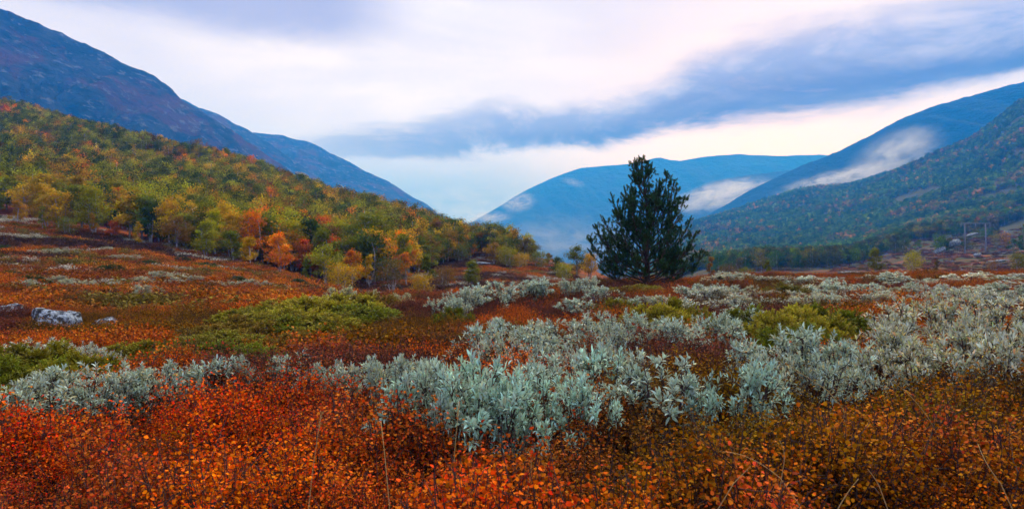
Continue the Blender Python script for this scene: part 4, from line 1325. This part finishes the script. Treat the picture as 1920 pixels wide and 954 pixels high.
# low grey-green willow mats and dark junipers on the left slope
mats = [(62, 447, 52, 3.2), (118, 474, 43, 2.4), (75, 478, 42, 2.0), (235, 488, 44, 2.4), (205, 460, 50, 2.0), (300, 535, 31, 2.0), (250, 545, 28, 2.0), (200, 548, 26, 2.2), (140, 550, 25, 2.2), (95, 545, 26, 2.0),
        (345, 545, 30, 1.8), (420, 552, 29, 2.4), (480, 548, 32, 1.8), (535, 548, 33, 1.8), (270, 575, 20, 1.4), (330, 552, 27, 1.6), (45, 560, 22, 1.6)]
for q, (px, py, d, wm) in enumerate(sorted(mats)):
    p = at(px, d); sm, lm, r0, h0, arr = wil_tmpl[q % 6]
    root = link('willow_mat', None, None, tuple(p), (0, 0, rng.uniform(0, 6.28)), (wm / 2 / r0, wm / 2 / r0 * .8, .5 / h0))
    tag(root, 'low grey willow mat on the left heath slope, %s from left' % ordinal(q + 1), 'willow mat', 'grey willow mats on the left slope')
    f = link('foliage', lm, root); f.color = (*(np.array([.26, .29, .24]) * rng.uniform(.7, 1.15)), .6)
for q, (px, d, wm) in enumerate(sorted([(25, 27, 2.4), (205, 33, 1.6), (280, 40, 1.5), (432, 33, 2.6), (385, 45, 1.8), (340, 50, 1.6), (5, 44, 1.8), (560, 40, 1.6), (60, 24, 1.4)])):
    p = at(px, d)
    root = link('juniper_mat', None, None, tuple(p), (0, 0, rng.uniform(0, 6.28)), (wm, wm * .8, 1.1))
    tag(root, 'flat dark juniper mat on the left heath slope, %s from left' % ordinal(q + 1), 'juniper mat', 'dark juniper mats on the left slope')
    f = link('foliage', jun[q % 4], root); f.color = (.055, .075, .015, 1)

# ------------------------------------------------------------------ boulders and outcrops
m = bpy.data.materials.new('lichen_stone'); m.use_nodes = True
n = NT(m.node_tree)
oc = n.node('ShaderNodeTexCoord').outputs['Object']
ge = n.node('ShaderNodeNewGeometry').outputs['Position']
s1 = n.noise(oc, 4.5, 6, .65, .4); s2 = n.noise(oc, 11, 5, .65); s3 = n.noise(oc, 20, 4, .6)
c = n.mix(n.sstep(s1, .40, .58), (.030, .033, .040), (.36, .43, .50))
c = n.mix(n.sstep(s2, .55, .66), c, (.46, .50, .50))
c = n.mix(n.math('MULTIPLY', n.sstep(s2, .52, .44), .92), c, (.022, .022, .026))
c = n.mix(n.math('MULTIPLY', n.sstep(s3, .62, .70), .8), c, (.30, .34, .12))
p = n.node('ShaderNodeBsdfPrincipled'); n.put(p.inputs['Base Color'], c); p.inputs['Roughness'].default_value = .9; p.inputs['Specular IOR Level'].default_value = .1
bp = n.node('ShaderNodeBump'); bp.inputs['Strength'].default_value = .8; bp.inputs['Distance'].default_value = .05
n.put(bp.inputs['Height'], n.math('ADD', s2, s3)); n.l.new(bp.outputs[0], p.inputs['Normal'])
out = n.node('ShaderNodeOutputMaterial'); n.l.new(p.outputs[0], out.inputs['Surface'])
STONE = m
import bmesh


def stone(name, px, py_top, d, w_px, h_px, label, seed, depth=.8, tilt=0.0, cat='boulder', group=None, sharp=.28):
    bm = bmesh.new(); bmesh.ops.create_icosphere(bm, subdivisions=4, radius=1.0)
    V = np.array([v.co[:] for v in bm.verts])
    st = np.random.default_rng(seed)
    for k in range(9):          # cut planes give flat broken faces
        nv = unit(st.normal(0, 1, 3) + np.array([0, 0, .3])); off = st.uniform(.62, .9)
        dd = V @ nv - off
        V = V - np.maximum(dd, 0)[:, None] * nv
    V += unit(V) * (fbm(V[:, 0] * 2.5 + seed, V[:, 1] * 2.5 + V[:, 2] * 1.7, 4, seed) - .5)[:, None] * sharp
    V /= np.abs(V).max(0)
    k_ = .62 if name == 'rock_outcrop' else 1.0
    w_ = w_px / FPX * d / 2 * k_; h_ = h_px / FPX * d * k_
    V = V * np.array([w_, w_ * depth, h_ * .62])
    ca, sa = math.cos(R(tilt)), math.sin(R(tilt))
    V = np.stack([V[:, 0] * ca - V[:, 2] * sa, V[:, 1], V[:, 0] * sa + V[:, 2] * ca], 1)
    for v, co in zip(bm.verts, V):
        v.co = co
    me = bpy.data.meshes.new(name); bm.to_mesh(me); bm.free(); me.materials.append(STONE)
    for pl in me.polygons: pl.use_smooth = True
    x = (px - CX) / FPX * d
    zt = (CY - py_top) / FPX * d
    o = link(name, me, None, (x, d, zt - V[:, 2].max()))
    tag(o, label, cat, group)
    return o


stone('boulder', 98, 576, 11.8, 96, 54, 'lichen-spotted dark and white boulder at the left of the heath', 1, .9, -4)
stone('boulder', 14, 568, 13.2, 80, 40, 'flat tilted pale boulder at the left edge of the photo', 2, .8, 14)
stone('boulder', 136, 582, 12.2, 46, 30, 'smaller pale boulder leaning on the dark spotted one', 3, .8, -10)
stone('boulder', 196, 594, 12.0, 56, 30, 'low dark stone half hidden by heather right of the boulders', 4, .8, 0)
stone('boulder', 85, 504, 33.0, 16, 10, 'tiny dark stone on the left slope under the olive birch bush', 6)
stone('boulder', 75, 502, 33.5, 12, 8, 'tiny pale stone beside the tiny dark one on the slope', 7)
stone('rock_outcrop', 565, 322, 186, 48, 12, 'pale rock outcrop on the skyline of the left hill', 8, .6, -14, 'rock', 'pale outcrops')
stone('rock_outcrop', 592, 334, 180, 34, 10, 'smaller rock step right below the skyline outcrop', 9, .6, -18, 'rock', 'pale outcrops')
stone('rock_outcrop', 150, 240, 225, 36, 8, 'pale rock among the trees high on the left hill', 10, .6, -4, 'rock', 'pale outcrops')
stone('rock_outcrop', 825, 462, 92, 44, 9, 'pale rock slab in the clearing among the birches', 11, .7, -6, 'rock', 'pale outcrops')
stone('rock_outcrop', 905, 490, 84, 70, 7, 'long pale slab at the lower edge of the red clearing', 12, .7, -5, 'rock', 'pale outcrops')
stone('rock_outcrop', 815, 476, 88, 60, 7, 'low stone ledge left of the long pale slab', 13, .7, -4, 'rock', 'pale outcrops')
stone('rock_outcrop', 1762, 462, 190, 36, 14, 'pale slab below the far power pole', 15, .7, 22, 'rock', 'pale outcrops')
stone('rock_outcrop', 1790, 448, 205, 40, 16, 'broken pale slab behind the near power pole', 16, .7, 20, 'rock', 'pale outcrops')
stone('rock_outcrop', 1822, 436, 225, 40, 8, 'long pale ledge rising behind the near power pole', 17, .7, 20, 'rock', 'pale outcrops')
stone('rock_outcrop', 1833, 474, 160, 26, 8, 'low pale rock at the foot of the near power pole', 18, .7, 14, 'rock', 'pale outcrops')
stone('rock_outcrop', 1884, 432, 240, 24, 12, 'pale slab at the right edge of the slope', 19, .7, 24, 'rock', 'pale outcrops')
stone('rock_outcrop', 1870, 486, 130, 70, 7, 'low yellowish ledge at the right end of the heath', 20, .7, 6, 'rock', 'pale outcrops')
stone('rock_outcrop', 1590, 508, 80, 70, 8, 'flat dark rocks left of the round lone birch', 21, .7, 0, 'rock', 'pale outcrops')

# ------------------------------------------------------------------ power poles
WOOD = bark_mat('weathered_pole', (.15, .15, .18), (.23, .22, .26), 3)


def pole_frame(pxs, top, bot, d, arms, label):
    z_t = (CY - top) / FPX * d
    root = tag(link('power_pole', None, None, (((pxs[0] + pxs[1]) / 2 - CX) / FPX * d, d, (CY - bot) / FPX * d)), label, 'power pole', 'power poles on the right slope')
    ox, oz = root.location[0], root.location[2]
    for q in pxs:
        X = (q - CX) / FPX * d
        zg = float(height(X, d)) - .6
        g = Geo(); g.tube([[X - ox, 0, zg - oz], [X - ox + .05, 0, (zg + z_t) / 2 - oz], [X - ox, 0, z_t + .1 - oz]], [.20, .18, .15], 8, .5)
        link('pole', g.mesh('pole', [WOOD]), root)
    x0 = (arms[0] - CX) / FPX * d - ox; x1 = (arms[1] - CX) / FPX * d - ox
    g = Geo(); g.tube([[x0, -.25, z_t - oz], [(x0 + x1) / 2, -.25, z_t - oz + .02], [x1, -.25, z_t - oz]], [.10, .10, .10], 6, .5)
    link('crossarm', g.mesh('crossarm', [WOOD]), root)
    for q in (x0 + .15, (x0 + x1) / 2, x1 - .15):
        g = Geo(); g.tube([[q, -.25, z_t - oz - .1], [q, -.25, z_t - oz - .6], [q, -.25, z_t - oz - 1.1]], [.10, .14, .10], 6, .5)
        link('insulator', g.mesh('insulator', [WOOD]), root)


pole_frame((1809, 1848), 419, 472, 215, (1800, 1856), 'near wooden power pole frame with two posts and a crossarm on the right slope')
pole_frame((1731, 1743), 431, 456, 330, (1726, 1748), 'farther small power pole frame left of the near one')

# ------------------------------------------------------------------ dry grass stalks in the near heath
STRAW = leaf_mat('dry_straw', (.46, .30, .12), (.7, 1.3), .02, .2)
stalks = [  # (px, py, distance) foot, bend, tip; label
    ((578, 960, 2.3), (588, 870, 2.3), (599, 797, 2.3), 'upright dry grass stalk with a pale head at lower left'),
    ((732, 970, 2.2), (722, 860, 2.2), (714, 790, 2.3), 'tall straw stalk left of the low centre'),
    ((848, 925, 2.5), (853, 840, 2.55), (859, 776, 2.6), 'straw stalk reaching up to the large willow clump'),
    ((1745, 790, 3.2), (1705, 740, 3.2), (1668, 714, 3.2), 'long pale stalk leaning left over the amber shrubs'),
    ((1552, 732, 3.4), (1512, 706, 3.4), (1478, 684, 3.4), 'thin stalk leaning left below the right willows'),
    ((1462, 895, 2.5), (1405, 858, 2.5), (1350, 846, 2.5), 'arched dry stalk in the crimson shrubs'),
    ((1468, 878, 2.6), (1470, 850, 2.6), (1461, 824, 2.6), 'short upright pale stalk in the crimson shrubs'),
    ((1572, 952, 2.25), (1590, 922, 2.25), (1610, 897, 2.25), 'short thick stalk slanting right at the bottom edge'),
    ((1876, 906, 2.4), (1850, 868, 2.4), (1834, 832, 2.45), 'bent stalk near the lower right corner'),
    ((1376, 905, 2.4), (1393, 888, 2.4), (1407, 874, 2.4), 'short straw piece slanting right in the amber shrubs'),
    ((1648, 910, 2.4), (1637, 892, 2.4), (1626, 878, 2.4), 'tiny dry stalk among crimson leaves'),
    ((992, 905, 2.5), (996, 870, 2.5), (990, 842, 2.5), 'short thin stalk under the willow clump')]
for q, (a, b, c, lab) in enumerate(stalks):
    pt = [np.array([(u[0] - CX) / FPX * u[2], u[2], (CY - u[1]) / FPX * u[2]]) for u in (a, b, c)]
    foot = pt[0].copy()
    ctrl = 2 * pt[1] - (pt[0] + pt[2]) / 2
    pts = bez(pt[0], ctrl, pt[2], 10)
    tg = unit(pts[0] - pts[1]); tg = unit(tg + np.array([0, 0, -.45]))
    q1 = pts[0] + tg * .12; q2 = pts[0] + unit(tg + np.array([0, 0, -.6])) * .30
    down = np.array([q2[0], q2[1], min(q2[2], float(height(q2[0], q2[1])))])
    pts = np.concatenate([[down, q1], pts]) - down
    g = Geo(); g.tube(pts, np.concatenate([[.0019, .0018], np.linspace(.0017, .0009, 10)]), 4, rng.uniform(.4, 1))
    o = link('grass_stalk', g.mesh('grass_stalk', [STRAW]), None, tuple(down))
    tag(o, lab, 'grass stalk', 'dry grass stalks in the near heath')
    if q in (0, 2):
        h = Geo(); e = pts[-1]; t = unit(pts[-1] - pts[-2])
        n_ = 26; tt_ = np.linspace(0, 1, n_)
        h.leaves(e - t * .01 + t * tt_[:, None] * .05, t + rng.normal(0, .3, (n_, 3)), .014, .003, .8, .5)
        link('seed_head', h.mesh('seed_head', [STRAW]), o)
